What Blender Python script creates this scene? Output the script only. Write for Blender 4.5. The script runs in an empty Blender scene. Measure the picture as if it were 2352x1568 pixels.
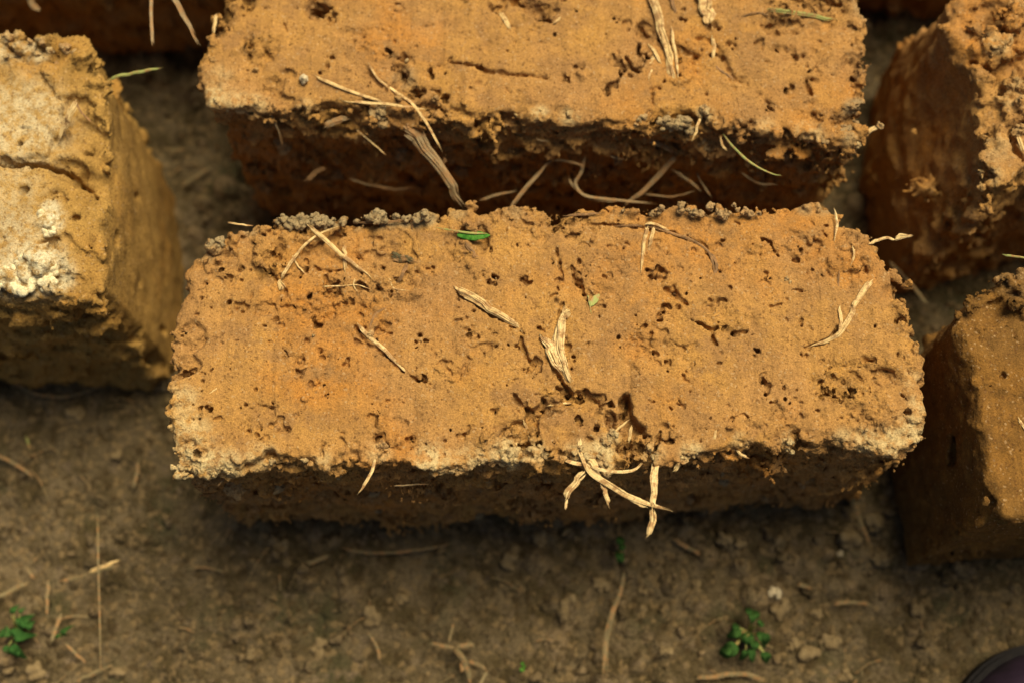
import bpy, math, random
import numpy as np
from mathutils import Matrix, Vector

random.seed(7)
C = bpy.context.scene.collection
scene = bpy.context.scene

# ---------------------------------------------------------------- camera
H = 0.126                      # height of the bricks as they stand on edge (metres)
FPX = 3145.0                   # focal length for a picture 2352 wide
down = Vector((44.0, -996.0, -3145.0)).normalized()      # straight down, in camera axes
Uc = -down
Xc = (Vector((1, 0, 0)) - Uc * Uc.x).normalized()
Yc = Uc.cross(Xc)
ROT = Matrix((Xc, Yc, Uc))                               # camera axes -> world axes
def ray(px, py):
    return (ROT @ Vector((px - 1176.0, 784.0 - py, -FPX))).normalized()
_r = ray(1260, 780)
CAM = Vector((0, 0, H)) - _r * (0.525 / -_r.z)
def spot(px, py, z=H):
    r = ray(px, py)
    p = CAM + r * ((z - CAM.z) / r.z)
    return (p.x, p.y, p.z)
MPP = 0.000175                 # metres per picture unit at the brick tops

cam_data = bpy.data.cameras.new("camera")
cam_data.sensor_width = 36.0
cam_data.lens = FPX / 2352.0 * 36.0
cam_data.clip_start = 0.01
cam_data.clip_end = 200.0
cam_data.dof.use_dof = True
cam_data.dof.focus_distance = 0.548
cam_data.dof.aperture_fstop = 4.4
cam = bpy.data.objects.new("camera", cam_data)
C.objects.link(cam)
cam.matrix_world = Matrix.Translation(CAM) @ ROT.to_4x4()
scene.camera = cam

# ---------------------------------------------------------------- sky and sun
SUN_AZ = math.radians(42)      # clockwise from +y (away from the viewer)
SUN_EL = math.radians(65)
world = bpy.data.worlds.new("World")
scene.world = world
world.use_nodes = True
wt = world.node_tree
wt.nodes.clear()
sky = wt.nodes.new("ShaderNodeTexSky")
sky.sky_type = 'NISHITA'
sky.sun_disc = False
sky.sun_elevation = SUN_EL
sky.sun_rotation = SUN_AZ
sky.dust_density = 4.0
sky.air_density = 1.0
sky.ozone_density = 0.3
bg = wt.nodes.new("ShaderNodeBackground")
bg.inputs['Strength'].default_value = 0.05
wo = wt.nodes.new("ShaderNodeOutputWorld")
wt.links.new(sky.outputs[0], bg.inputs[0])
wt.links.new(bg.outputs[0], wo.inputs[0])

sd = bpy.data.lights.new("sun", 'SUN')
sd.energy = 3.8
sd.angle = math.radians(38)
sd.color = (1.0, 0.91, 0.68)
sun = bpy.data.objects.new("sun", sd)
C.objects.link(sun)
sdir = Vector((math.sin(SUN_AZ) * math.cos(SUN_EL), math.cos(SUN_AZ) * math.cos(SUN_EL), math.sin(SUN_EL)))
sun.rotation_euler = sdir.to_track_quat('Z', 'Y').to_euler()

scene.view_settings.view_transform = 'Standard'
scene.view_settings.look = 'None'
scene.view_settings.exposure = 0.58
scene.view_settings.gamma = 1.0

# ---------------------------------------------------------------- tagging
def tag(o, label=None, cat=None, group=None, kind=None):
    if label: o['label'] = label
    if cat: o['category'] = cat
    if group: o['group'] = group
    if kind: o['kind'] = kind
    return o
def empty(name, loc, label, cat, group=None):
    o = bpy.data.objects.new(name, None)
    o.empty_display_size = 0.02
    o.location = loc
    C.objects.link(o)
    return tag(o, label, cat, group)
def mesh_obj(name, V, F, mat, parent=None, attrs=None, smooth=True, origin=None):
    """V (n,3) world points, F (m,k) indices; stored relative to parent's (or own) origin."""
    V = np.asarray(V, dtype=np.float32)
    if parent is not None:
        org = np.array(world_loc(parent), dtype=np.float32)
    elif origin is not None:
        org = np.array(origin, dtype=np.float32)
    else:
        org = np.array([V[:, 0].mean(), V[:, 1].mean(), V[:, 2].min()], dtype=np.float32)
    V = V - org
    F = np.asarray(F, dtype=np.int32)
    me = bpy.data.meshes.new(name)
    k = F.shape[1]
    me.vertices.add(len(V)); me.vertices.foreach_set('co', V.ravel())
    me.loops.add(F.size); me.loops.foreach_set('vertex_index', F.ravel())
    me.polygons.add(len(F))
    me.polygons.foreach_set('loop_start', np.arange(0, F.size, k, dtype=np.int32))
    me.polygons.foreach_set('use_smooth', np.full(len(F), smooth, dtype=bool))
    me.update(calc_edges=True)
    if attrs:
        for an, av in attrs.items():
            a = me.attributes.new(an, 'FLOAT', 'POINT')
            a.data.foreach_set('value', np.asarray(av, dtype=np.float32))
    me.materials.append(mat)
    o = bpy.data.objects.new(name, me)
    C.objects.link(o)
    if parent is not None:
        o.parent = parent
    else:
        o.location = org.tolist()
    return o
def world_loc(o):
    l = Vector(o.location)
    if o.parent is not None:
        l = l + Vector(world_loc(o.parent))
    return l

# ---------------------------------------------------------------- materials
class NT:
    def __init__(s, name):
        s.m = bpy.data.materials.new(name); s.m.use_nodes = True
        s.t = s.m.node_tree; s.t.nodes.clear()
        s.out = s.t.nodes.new('ShaderNodeOutputMaterial')
        s.b = s.t.nodes.new('ShaderNodeBsdfPrincipled')
        s.t.links.new(s.b.outputs[0], s.out.inputs[0])
        s.b.inputs['Roughness'].default_value = 0.95
        s.b.inputs['Specular IOR Level'].default_value = 0.15
    def n(s, kind, **kw):
        x = s.t.nodes.new(kind)
        for k, v in kw.items(): setattr(x, k, v)
        return x
    def l(s, a, b): s.t.links.new(a, b)
    def coord(s, scale=(1, 1, 1)):
        tc = s.n('ShaderNodeTexCoord'); mp = s.n('ShaderNodeMapping')
        mp.inputs['Scale'].default_value = scale
        s.l(tc.outputs['Object'], mp.inputs['Vector'])
        return mp.outputs[0]
    def noise(s, scale, detail=3, rough=0.6, vec=None, dist=0.0):
        x = s.n('ShaderNodeTexNoise')
        x.inputs['Scale'].default_value = scale
        x.inputs['Detail'].default_value = detail
        x.inputs['Roughness'].default_value = rough
        x.inputs['Distortion'].default_value = dist
        s.l(vec if vec is not None else s.coord(), x.inputs['Vector'])
        return x.outputs['Fac']
    def ramp(s, fac, stops):
        x = s.n('ShaderNodeValToRGB')
        e = x.color_ramp.elements
        while len(e) < len(stops): e.new(0.5)
        for i, (p, c) in enumerate(stops):
            e[i].position = p
            e[i].color = (*c, 1) if isinstance(c, tuple) else (c, c, c, 1)
        s.l(fac, x.inputs[0])
        return x.outputs[0]
    def mix(s, fac, a, b, mode='MIX'):
        x = s.n('ShaderNodeMix', data_type='RGBA', blend_type=mode)
        for val, idx in ((fac, 0), (a, 6), (b, 7)):
            if isinstance(val, (int, float)): x.inputs[idx].default_value = val if idx == 0 else (val, val, val, 1)
            elif isinstance(val, tuple): x.inputs[idx].default_value = (*val, 1)
            else: s.l(val, x.inputs[idx])
        return x.outputs[2]
    def math(s, op, a, b=0.0):
        x = s.n('ShaderNodeMath', operation=op)
        for i, v in enumerate((a, b)):
            if isinstance(v, (int, float)): x.inputs[i].default_value = v
            else: s.l(v, x.inputs[i])
        return x.outputs[0]
    def attr(s, name):
        x = s.n('ShaderNodeAttribute'); x.attribute_name = name
        return x.outputs['Fac']
    def bump(s, hs, strength, dist):
        prev = None
        for h, st, d in zip(hs, strength, dist):
            x = s.n('ShaderNodeBump')
            x.inputs['Strength'].default_value = st
            x.inputs['Distance'].default_value = d
            s.l(h, x.inputs['Height'])
            if prev is not None: s.l(prev, x.inputs['Normal'])
            prev = x.outputs[0]
        s.l(prev, s.b.inputs['Normal'])
    def done(s, col, k=0.74):
        col = s.mix(1.0, col, k, 'MULTIPLY')      # soils and plants are darker than they look in full sun
        s.l(col, s.b.inputs['Base Color'])
        return s.m

def adobe(name, A, B, O, pale, grey, streak=0.5):
    t = NT(name)
    big = t.ramp(t.noise(22, 4, 0.6), [(0.35, 0.0), (0.65, 1.0)])
    col = t.mix(big, A, B)
    om = t.ramp(t.noise(20, 5, 0.6), [(0.50, 0.0), (0.68, 0.9)])
    col = t.mix(om, col, O)
    col = t.mix(t.ramp(t.noise(130, 5, 0.7), [(0.46, 0.0), (0.66, 0.55)]), col, tuple(0.62 * c for c in B))
    sv = t.coord((1.0, 0.035, 0.3))
    st = t.math('ADD', t.math('MULTIPLY', t.noise(1100, 3, 0.6, sv), 0.55), t.math('MULTIPLY', t.noise(330, 3, 0.6, sv), 0.45))
    col = t.mix(streak, col, t.ramp(st, [(0.38, 0.78), (0.62, 1.15)]), 'MULTIPLY')
    pm = t.math('MULTIPLY', t.attr('pale'), t.ramp(t.noise(220, 5, 0.7), [(0.40, 0.1), (0.56, 1.0)]))
    dk = t.ramp(t.noise(60, 5, 0.7), [(0.36, 1.0), (0.50, 0.0)])      # darker damp blotches of clay
    col = t.mix(dk, col, tuple(0.80 * c for c in B))
    col = t.mix(pm, col, pale)
    gm = t.math('MULTIPLY', t.attr('ash'), t.ramp(t.noise(260, 4, 0.65), [(0.25, 0.4), (0.55, 1.0)]))
    col = t.mix(gm, col, grey)
    # grains of sand, light and dark
    g1 = t.noise(1500, 3, 0.75)
    col = t.mix(1.0, col, t.ramp(g1, [(0.30, 0.64), (0.5, 1.0), (0.72, 1.38)]), 'MULTIPLY')
    vv = t.n('ShaderNodeTexVoronoi'); vv.inputs['Scale'].default_value = 1300
    t.l(t.coord(), vv.inputs['Vector'])
    sp = t.n('ShaderNodeSeparateColor'); t.l(vv.outputs['Color'], sp.inputs[0])
    rs = t.ramp(sp.outputs[0], [(0.95, 0.0), (0.98, 0.5)])
    col = t.mix(rs, col, (0.60, 0.38, 0.17))
    ds = t.ramp(sp.outputs[1], [(0.915, 0.0), (0.96, 0.5)])
    col = t.mix(ds, col, (0.12, 0.045, 0.012))
    t.bump([t.noise(420, 4, 0.65), st, t.noise(1600, 3, 0.7)], [1.0, streak, 1.0], [0.0009, 0.0004, 0.00045])
    return t.done(col)

PALE = (0.72, 0.53, 0.24)
GREY = (0.37, 0.275, 0.135)
M_brick = adobe('dry_mud', (0.55, 0.278, 0.066), (0.48, 0.245, 0.078), (0.56, 0.232, 0.040), PALE, GREY, 0.4)
M_left = adobe('pale_mud', (0.55, 0.31, 0.075), (0.47, 0.26, 0.062), (0.50, 0.24, 0.045), (0.82, 0.70, 0.42), GREY, 0.25)
M_dark = adobe('dark_mud', (0.27, 0.130, 0.026), (0.21, 0.102, 0.024), (0.31, 0.14, 0.024), (0.5, 0.32, 0.14), GREY, 0.7)  # darker brown mud tones, used only on the lower right brick
M_clod = adobe('clod_earth', (0.50, 0.30, 0.12), (0.44, 0.25, 0.09), (0.5, 0.21, 0.05), PALE, GREY, 0.0)

def plain(name, stops, scale=300, bump=0.0004, rough=0.9, spec=0.2, fine=True):
    t = NT(name)
    t.b.inputs['Roughness'].default_value = rough
    t.b.inputs['Specular IOR Level'].default_value = spec
    col = t.ramp(t.noise(scale, 4, 0.65), stops)
    if fine:
        col = t.mix(1.0, col, t.ramp(t.noise(1500, 3, 0.7), [(0.3, 0.6), (0.7, 1.4)]), 'MULTIPLY')
    t.bump([t.noise(scale * 3, 4, 0.6)], [0.8], [bump])
    return t.done(col)

def straw_mat(name, c1, c2, c3):
    t = NT(name)
    t.b.inputs['Roughness'].default_value = 0.65
    t.b.inputs['Specular IOR Level'].default_value = 0.3
    cmb = t.n('ShaderNodeCombineXYZ')
    t.l(t.math('MULTIPLY', t.attr('around'), 3.0), cmb.inputs[0])
    t.l(t.math('MULTIPLY', t.attr('along'), 60.0), cmb.inputs[1])
    t.l(t.attr('seed'), cmb.inputs[2])
    f = t.noise(2.2, 3, 0.6, cmb.outputs[0])
    col = t.ramp(f, [(0.3, c3), (0.5, c2), (0.7, c1)])
    dirt = t.ramp(t.noise(300, 4, 0.7), [(0.47, 0.0), (0.58, 0.85)])
    col = t.mix(dirt, col, (0.42, 0.21, 0.07))
    t.bump([f, t.noise(900, 2, 0.6)], [0.8, 0.6], [0.0004, 0.0003])
    return t.done(col, 0.85)
M_straw = straw_mat('dry_straw', (0.95, 0.71, 0.33), (0.82, 0.55, 0.21), (0.45, 0.25, 0.07))
M_straw_pale = straw_mat('bleached_straw', (0.98, 0.76, 0.38), (0.88, 0.61, 0.25), (0.52, 0.30, 0.09))
M_straw_dark = straw_mat('dark_husk', (0.16, 0.13, 0.05), (0.10, 0.08, 0.03), (0.05, 0.035, 0.012))
M_straw_dull = straw_mat('weathered_straw', (0.50, 0.36, 0.18), (0.38, 0.25, 0.11), (0.17, 0.10, 0.04))
M_straw_brown = straw_mat('brown_stem', (0.36, 0.20, 0.08), (0.25, 0.13, 0.045), (0.12, 0.06, 0.02))
M_straw_green = straw_mat('green_stem', (0.55, 0.52, 0.16), (0.34, 0.36, 0.09), (0.22, 0.2, 0.05))
M_leaf = plain('green_leaf', [(0.35, (0.03, 0.15, 0.010)), (0.65, (0.10, 0.27, 0.03))], 400, 0.0003, 0.8, 0.15)
M_leaf_dark = plain('dark_green_leaf', [(0.35, (0.020, 0.060, 0.010)), (0.65, (0.055, 0.12, 0.022))], 250, 0.0004, 0.85, 0.1)
M_leaf_weed = plain('weed_leaf', [(0.3, (0.022, 0.075, 0.014)), (0.55, (0.045, 0.12, 0.022)), (0.7, (0.11, 0.13, 0.045))], 250, 0.0004, 0.85, 0.1)
M_chalk = plain('chalk_crust', [(0.3, (0.66, 0.50, 0.24)), (0.55, (0.90, 0.76, 0.44)), (0.75, (1.0, 0.90, 0.60))], 160, 0.0006)
M_straw_ground = straw_mat('grey_green_litter', (0.34, 0.27, 0.12), (0.25, 0.18, 0.075), (0.13, 0.09, 0.035))
M_chip = plain('grey_bark', [(0.3, (0.07, 0.05, 0.025)), (0.7, (0.22, 0.17, 0.08))], 500, 0.0006)
M_pebble = plain('pebble_stone', [(0.3, (0.17, 0.11, 0.045)), (0.7, (0.33, 0.23, 0.105))], 120, 0.0005)
M_pebble_pale = plain('pale_pebble', [(0.3, (0.5, 0.38, 0.2)), (0.7, (0.75, 0.6, 0.36))], 300, 0.0005)
M_ground = None

# ---------------------------------------------------------------- grid noise and surface extraction
def wmat(n, h, cell, off):
    p = (h - h[0] if hasattr(h, '__len__') else np.arange(n) * h) / cell + off
    k = np.floor(p).astype(int); t = (p - k)
    L = int(k.max()) + 4
    W = np.zeros((n, L), dtype=np.float32)
    r = np.arange(n)
    W[r, k] = (1 - t) ** 3 / 6
    W[r, k + 1] = (3 * t ** 3 - 6 * t ** 2 + 4) / 6
    W[r, k + 2] = (-3 * t ** 3 + 3 * t ** 2 + 3 * t + 1) / 6
    W[r, k + 3] = t ** 3 / 6
    return W
def noise3(shape, h, cell, seed):
    rng = np.random.default_rng(seed)
    if not hasattr(cell, '__len__'): cell = (cell,) * 3
    hh = h if isinstance(h, (list, tuple)) else (h, h, h)
    Ws = [wmat(n, q, c, rng.random()) for n, q, c in zip(shape, hh, cell)]
    L = rng.standard_normal([w.shape[1] for w in Ws]).astype(np.float32)
    a = np.tensordot(Ws[0], L, (1, 0))
    a = np.einsum('jb,ibc->ijc', Ws[1], a, optimize=True)
    s = a.shape
    a = (a.reshape(-1, s[2]) @ Ws[2].T).reshape(shape)
    a *= 3.0
    return a
def noise2(shape, h, cell, seed):
    rng = np.random.default_rng(seed)
    if not hasattr(cell, '__len__'): cell = (cell,) * 2
    Ws = [wmat(n, h, c, rng.random()) for n, c in zip(shape, cell)]
    L = rng.standard_normal([w.shape[1] for w in Ws]).astype(np.float32)
    return 2.1 * (Ws[0] @ L @ Ws[1].T)

def surface(d, axes):
    s = d < 0
    c = np.zeros([n - 1 for n in d.shape], dtype=np.int8)
    sl = (slice(0, -1), slice(1, None))
    for a in (0, 1):
        for b in (0, 1):
            for e in (0, 1):
                c += s[sl[a], sl[b], sl[e]]
    act = (c > 0) & (c < 8)
    del c
    I = np.argwhere(act).astype(np.int32)
    ids = np.full(act.shape, -1, dtype=np.int32)
    ids[act] = np.arange(len(I), dtype=np.int32)
    i, j, k = I.T
    acc = np.zeros((len(I), 3), dtype=np.float32); cnt = np.zeros(len(I), dtype=np.float32)
    for ax in range(3):
        o = [a for a in range(3) if a != ax]
        for u in (0, 1):
            for v in (0, 1):
                off = np.zeros(3, int); off[o[0]] = u; off[o[1]] = v
                a = d[i + off[0], j + off[1], k + off[2]]
                off2 = off.copy(); off2[ax] = 1
                b = d[i + off2[0], j + off2[1], k + off2[2]]
                m = (a < 0) != (b < 0)
                t = np.where(m, a / np.where(m, a - b, 1), 0)
                p = np.tile(off.astype(np.float32), (len(I), 1)); p[:, ax] = t
                acc[m] += p[m]; cnt[m] += 1
    V = I + acc / cnt[:, None]
    V = np.stack([np.interp(V[:, a], np.arange(len(axes[a])), axes[a]) for a in range(3)], 1).astype(np.float32)
    F = []
    for ax in range(3):
        a = [slice(None)] * 3; b = [slice(None)] * 3
        a[ax] = slice(0, -1); b[ax] = slice(1, None)
        sa = s[tuple(a)]; sb = s[tuple(b)]
        E = np.argwhere(sa != sb)
        o1, o2 = (ax + 1) % 3, (ax + 2) % 3
        ok = (E[:, o1] > 0) & (E[:, o2] > 0) & (E[:, o1] < d.shape[o1] - 1) & (E[:, o2] < d.shape[o2] - 1)
        E = E[ok]
        flip = sa[E[:, 0], E[:, 1], E[:, 2]]
        q = []
        for (u, v) in ((1, 1), (0, 1), (0, 0), (1, 0)):
            G = E.copy(); G[:, o1] -= u; G[:, o2] -= v
            q.append(ids[G[:, 0], G[:, 1], G[:, 2]])
        Q = np.stack(q, 1)
        Q[~flip] = Q[~flip][:, ::-1]
        F.append(Q)
    F = np.concatenate(F)
    F = F[(F >= 0).all(1)]
    return V, F

def poly_sdf(X, Y, P):
    P = np.asarray(P, dtype=np.float32)
    d = np.full(X.shape, 1e9, dtype=np.float32); ins = np.zeros(X.shape, bool)
    for a, b in zip(P, np.roll(P, -1, 0)):
        e = b - a; wx = X - a[0]; wy = Y - a[1]
        t = np.clip((wx * e[0] + wy * e[1]) / (e @ e + 1e-12), 0, 1)
        d = np.minimum(d, (wx - e[0] * t) ** 2 + (wy - e[1] * t) ** 2)
        cond = ((a[1] > Y) != (b[1] > Y))
        with np.errstate(divide='ignore', invalid='ignore'):
            xi = (b[0] - a[0]) * (Y - a[1]) / (b[1] - a[1] if b[1] != a[1] else 1e-9) + a[0]
        ins ^= cond & (X < xi)
    d = np.sqrt(d)
    return np.where(ins, -d, d)
def sstep(a, b, x):
    t = np.clip((x - a) / (b - a), 0, 1)
    return t * t * (3 - 2 * t)
def smin(a, b, k):
    h = np.clip(0.5 + 0.5 * (b - a) / k, 0, 1)
    return b + (a - b) * h - k * h * (1 - h)

class Grid:
    def __init__(s, lo, hi, h, zfine=None):
        s.lo = np.array(lo, float); s.h = h
        s.n = tuple(int(math.ceil((b - a) / h)) + 1 for a, b in zip(lo, hi))
        s.ax = [(s.lo[i] + np.arange(s.n[i]) * h).astype(np.float32) for i in range(3)]
        if zfine is not None:       # finer layers near the top face than further down
            z = [hi[2]]
            while z[-1] > lo[2]: z.append(z[-1] - h * min(3.6, 1.0 + max(0.0, zfine - z[-1]) / 0.008))
            s.ax[2] = np.array(z[::-1], dtype=np.float32); s.n = (s.n[0], s.n[1], len(z))
    def window(s, c, r):
        out = []
        for i in range(3):
            if i < 2: a = max(0, int((c[i] - r[i] - s.lo[i]) / s.h)); b = min(s.n[i], int((c[i] + r[i] - s.lo[i]) / s.h) + 2)
            else: a = max(0, int(np.searchsorted(s.ax[2], c[2] - r[2])) - 1); b = min(s.n[2], int(np.searchsorted(s.ax[2], c[2] + r[2])) + 2)
            if b - a < 2: return None
            out.append(slice(a, b))
        return tuple(out)
    def blob(s, c, r, add=True, k=0.0004, rz=None, jag=None):
        """stamp an ellipsoid of radius r (height rz) into (or out of) the field"""
        rz = rz or r
        m = 4 * s.h + (abs(jag) * 2.6 if jag is not None else 0)
        w = s.window(c, (r + m, r + m, rz + m))
        if w is None: return
        x = s.ax[0][w[0]][:, None, None] - c[0]; y = s.ax[1][w[1]][None, :, None] - c[1]; z = (s.ax[2][w[2]][None, None, :] - c[2]) * (r / rz)
        q = np.sqrt(x * x + y * y + z * z) - r
        if jag is not None: q = q + s.jag[w] * jag
        if add: s.d[w] = smin(s.d[w], q, k)
        else: s.d[w] = np.maximum(s.d[w], -q)

def interp_path(pts, n):
    P = np.asarray(pts, dtype=float)
    if len(P) == 2:
        t = np.linspace(0, 1, n)[:, None]
        return P[0] * (1 - t) + P[1] * t
    Q = np.vstack([2 * P[0] - P[1], P, 2 * P[-1] - P[-2]])
    out = []
    for u in np.linspace(0, len(P) - 1 - 1e-6, n):
        i = int(u); t = u - i
        p0, p1, p2, p3 = Q[i:i + 4]
        out.append(0.5 * (2 * p1 + (p2 - p0) * t + (2 * p0 - 5 * p1 + 4 * p2 - p3) * t * t + (3 * p1 - p0 - 3 * p2 + p3) * t ** 3))
    return np.array(out)

# ---------------------------------------------------------------- brick bodies
SURF = {}
def top_at(root, px, py):
    lo, h, ZT, z_top = SURF[root.name]
    x, y, _ = spot(px, py, z_top)
    i = int((x - lo[0]) / h); j = int((y - lo[1]) / h); w = max(1, int(0.0012 / h))
    if i < w or j < w or i >= ZT.shape[0] - w or j >= ZT.shape[1] - w: return z_top
    q = np.percentile(ZT[i - w:i + w + 1, j - w:j + w + 1], 65)
    return float(q) if q > z_top - 0.005 else z_top
def W2(pts, z=H): return [spot(x, y, z)[:2] for x, y in pts]

def brick_body(root, h, top_px, core_px, mat, seed, z_top=H, round_k=0.002, rough_top=1.0, rough_y=1.0, rough_x=0.6,
               dents=(), holes=(), cracks=(), pits=0, crumbs=0, tears=0, chunks=0, blend=0.022, rough_spots=(), pale=(), ash=(), lumps=(), tilt=(0, 0), fine=True, edge_w=0.006):
    rng = np.random.default_rng(seed)
    top = np.array(W2(top_px)); core = np.array(W2(core_px))
    allp = np.vstack([top, core])
    m = 0.006
    g = Grid((allp[:, 0].min() - m, allp[:, 1].min() - m, -0.002), (allp[:, 0].max() + m, allp[:, 1].max() + m, z_top + 0.009), h, z_top - 0.007)
    hz = (h, h, g.ax[2])
    X, Y = np.meshgrid(g.ax[0], g.ax[1], indexing='ij')
    n2 = X.shape
    wob = 0.0008 * noise2(n2, h, 0.009, seed + 1) + 0.0006 * noise2(n2, h, 0.004, seed + 2)
    dT = poly_sdf(X, Y, top) + wob
    dC = poly_sdf(X, Y, core) + 0.0012 * noise2(n2, h, 0.03, seed + 3)
    # height of the top face
    cx, cy = allp.mean(0)
    HT = z_top + tilt[0] * (X - cx) + tilt[1] * (Y - cy) + 0.0005 * noise2(n2, h, (0.03, 0.04), seed + 4) + 0.00022 * noise2(n2, h, (0.006, 0.02), seed + 5)
    HT += 0.00013 * noise2(n2, h, (0.0017, 0.012), seed + 6)
    torn = sstep(1.35, 1.55, noise2(n2, h, (0.010, 0.007), seed + 30) + 0.5 * noise2(n2, h, 0.0028, seed + 31) + 0.35 * noise2(n2, h, 0.0013, seed + 32))
    HT -= 0.0005 * torn
    drag = sstep(0.9, 2.0, noise2(n2, h, (0.0035, 0.045), seed + 33))
    HT -= 0.00045 * drag * (0.6 + 0.4 * noise2(n2, h, (0.0009, 0.02), seed + 34))
    HT -= 0.0013 * np.clip(1 + dT / 0.004, 0, 1) ** 2
    rough = rough_top * (0.10 + 0.10 * np.clip(noise2(n2, h, 0.018, seed + 7), 0, 2)) + 0.5 * torn + np.clip(0.30 + 0.45 * noise2(n2, h, 0.016, seed + 35), 0.06, 1.0) * np.clip(1 + dT / edge_w, 0, 1)
    for (px, py, rp, dep) in rough_spots:
        c = spot(px, py); q = np.sqrt((X - c[0]) ** 2 + (Y - c[1]) ** 2) / (rp * MPP) + 0.22 * noise2(n2, h, 0.005, seed + 8)
        f = 1 - sstep(0.6, 1.1, q)
        rough += 0.8 * f; HT -= dep * f
    for poly, dep, rg in dents:
        q = poly_sdf(X, Y, W2(poly)) + 0.0011 * noise2(n2, h, 0.0035, seed + 9) + 0.0005 * noise2(n2, h, 0.0016, seed + 10)
        f = 1 - sstep(-0.0008, 0.0005, q)
        HT -= dep * f; rough += rg * f
    # side roughness
    bx = np.minimum(X - core[:, 0].min(), core[:, 0].max() - X); by = np.minimum(Y - core[:, 1].min(), core[:, 1].max() - Y)
    sx = sstep(-0.004, 0.004, by - bx)
    side = rough_x * sx + rough_y * (1 - sx)
    z = g.ax[2]
    t = sstep(0.0, blend, z_top - z)
    d = dT[:, :, None] * (1 - t) + dC[:, :, None] * t
    d = d.astype(np.float32)
    dz = (z[None, None, :] - HT[:, :, None]).astype(np.float32)
    d = -smin(-d, -dz, round_k)
    del dz
    tt = np.clip((z_top - 0.001 - z) / 0.004, 0, 1)[None, None, :]
    amp = (rough[:, :, None] * (1 - tt) + side[:, :, None] * tt).astype(np.float32)
    amp = np.minimum(amp, 1.6)
    N = noise3(g.n, hz, (0.011, 0.006, 0.004), seed + 20) * np.float32(0.0011)
    n1 = noise3(g.n, hz, 0.0038, seed + 21)
    N += n1 * np.float32(0.0008)
    n1 = np.abs(noise3(g.n, hz, (0.0034, 0.0026, 0.0022), seed + 22)); N -= (n1 - 0.7) * np.float32(0.0006)
    n1 = noise3(g.n, hz, (0.007, 0.0022, 0.0013), seed + 24)
    N += n1 * np.float32(0.00055)
    if fine:
        n1 = noise3(g.n, hz, 0.0012, seed + 23)
        N += n1 * np.float32(0.00052)
    g.jag = n1 if fine else noise3(g.n, hz, 0.0024, seed + 25)
    d += N * amp
    g.d = d
    del N, amp
    # long gouges across the rough faces are already in the stretched noise; now lumps, pits and cracks
    if crumbs:
        per = np.vstack([top, top[:1]])
        seg = np.linalg.norm(np.diff(per, axis=0), axis=1); cum = np.concatenate([[0], np.cumsum(seg)])
        for _ in range(crumbs):
            u = rng.random() * cum[-1]; i = min(np.searchsorted(cum, u) - 1, len(seg) - 1); i = max(i, 0)
            p = per[i] + (per[i + 1] - per[i]) * ((u - cum[i]) / seg[i])
            r = 0.0004 + 0.0015 * rng.random() ** 3
            ctr = (p[0] + rng.normal(0, 0.0008), p[1] + rng.normal(0, 0.0008), z_top - 0.0015 - abs(rng.normal(0, 0.0030)))
            g.blob(ctr, r, True, 0.0004, jag=0.45 * r)
    for (px, py, rp, zz, n) in lumps:
        c = np.array(spot(px, py, z_top + zz)); R = rp * MPP
        for _ in range(n):
            o = rng.normal(0, 0.42, 3) * R * np.array([1, 1, 0.5])
            g.blob(c + o, R * (0.22 + 0.33 * rng.random()), True, 0.0006, jag=0.00055)
    for (px, py, rp, dep) in holes:
        c = np.array(spot(px, py)); R = rp * MPP
        c[2] = float(HT[min(n2[0] - 1, max(0, int((c[0] - g.lo[0]) / h))), min(n2[1] - 1, max(0, int((c[1] - g.lo[1]) / h)))])
        for _ in range(5):
            o = rng.normal(0, 0.55, 3) * R * np.array([1, 0.8, 0])
            g.blob(c + o, R * (0.3 + 0.4 * rng.random()), False, rz=dep * (0.6 + 0.6 * rng.random()), jag=0.38 * R * 0.5 + 0.0002)
    for pts, w, dep in cracks:
        P = [spot(x, y) for x, y in pts]
        L = sum(math.dist(a, b) for a, b in zip(P, P[1:]))
        Q = interp_path(P, max(6, int(L / 0.0005)))
        wx = 0
        for i, q in enumerate(Q):
            e = math.sin(math.pi * (i + 0.5) / len(Q)) ** 0.5
            wx = 0.85 * wx + rng.normal(0, 0.00018)
            qz = float(HT[min(n2[0] - 1, max(0, int((q[0] - g.lo[0]) / h))), min(n2[1] - 1, max(0, int((q[1] - g.lo[1]) / h)))])
            g.blob((q[0] + wx, q[1] + wx * 0.6, qz), w * MPP * 0.62 * e * (0.6 + 0.8 * rng.random()) + 0.0003, False, rz=dep, jag=0.00022)
    for _ in range(pits):
        x = rng.uniform(top[:, 0].min(), top[:, 0].max()); y = rng.uniform(top[:, 1].min(), top[:, 1].max())
        i = int((x - g.lo[0]) / h); j = int((y - g.lo[1]) / h)
        if dT[i, j] > -0.003: continue
        r = 0.0003 + 0.0012 * rng.random() ** 5
        zt = HT[i, j]
        for _ in range(rng.integers(1, 4)):
            g.blob((x + rng.normal(0, r), y + rng.normal(0, r * 1.3), zt), r * (0.5 + rng.random() * 0.7), False, rz=r * 2.4 + 0.0005, jag=0.3 * r + 0.0001)
    inside = g.d[:, :, ::-1] < 0
    top_i = g.n[2] - 1 - np.argmax(inside, 2)
    ZT = np.where(inside.any(2), g.ax[2][top_i], 0)
    SURF[root.name] = (g.lo.copy(), h, ZT, z_top)
    del inside
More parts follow.
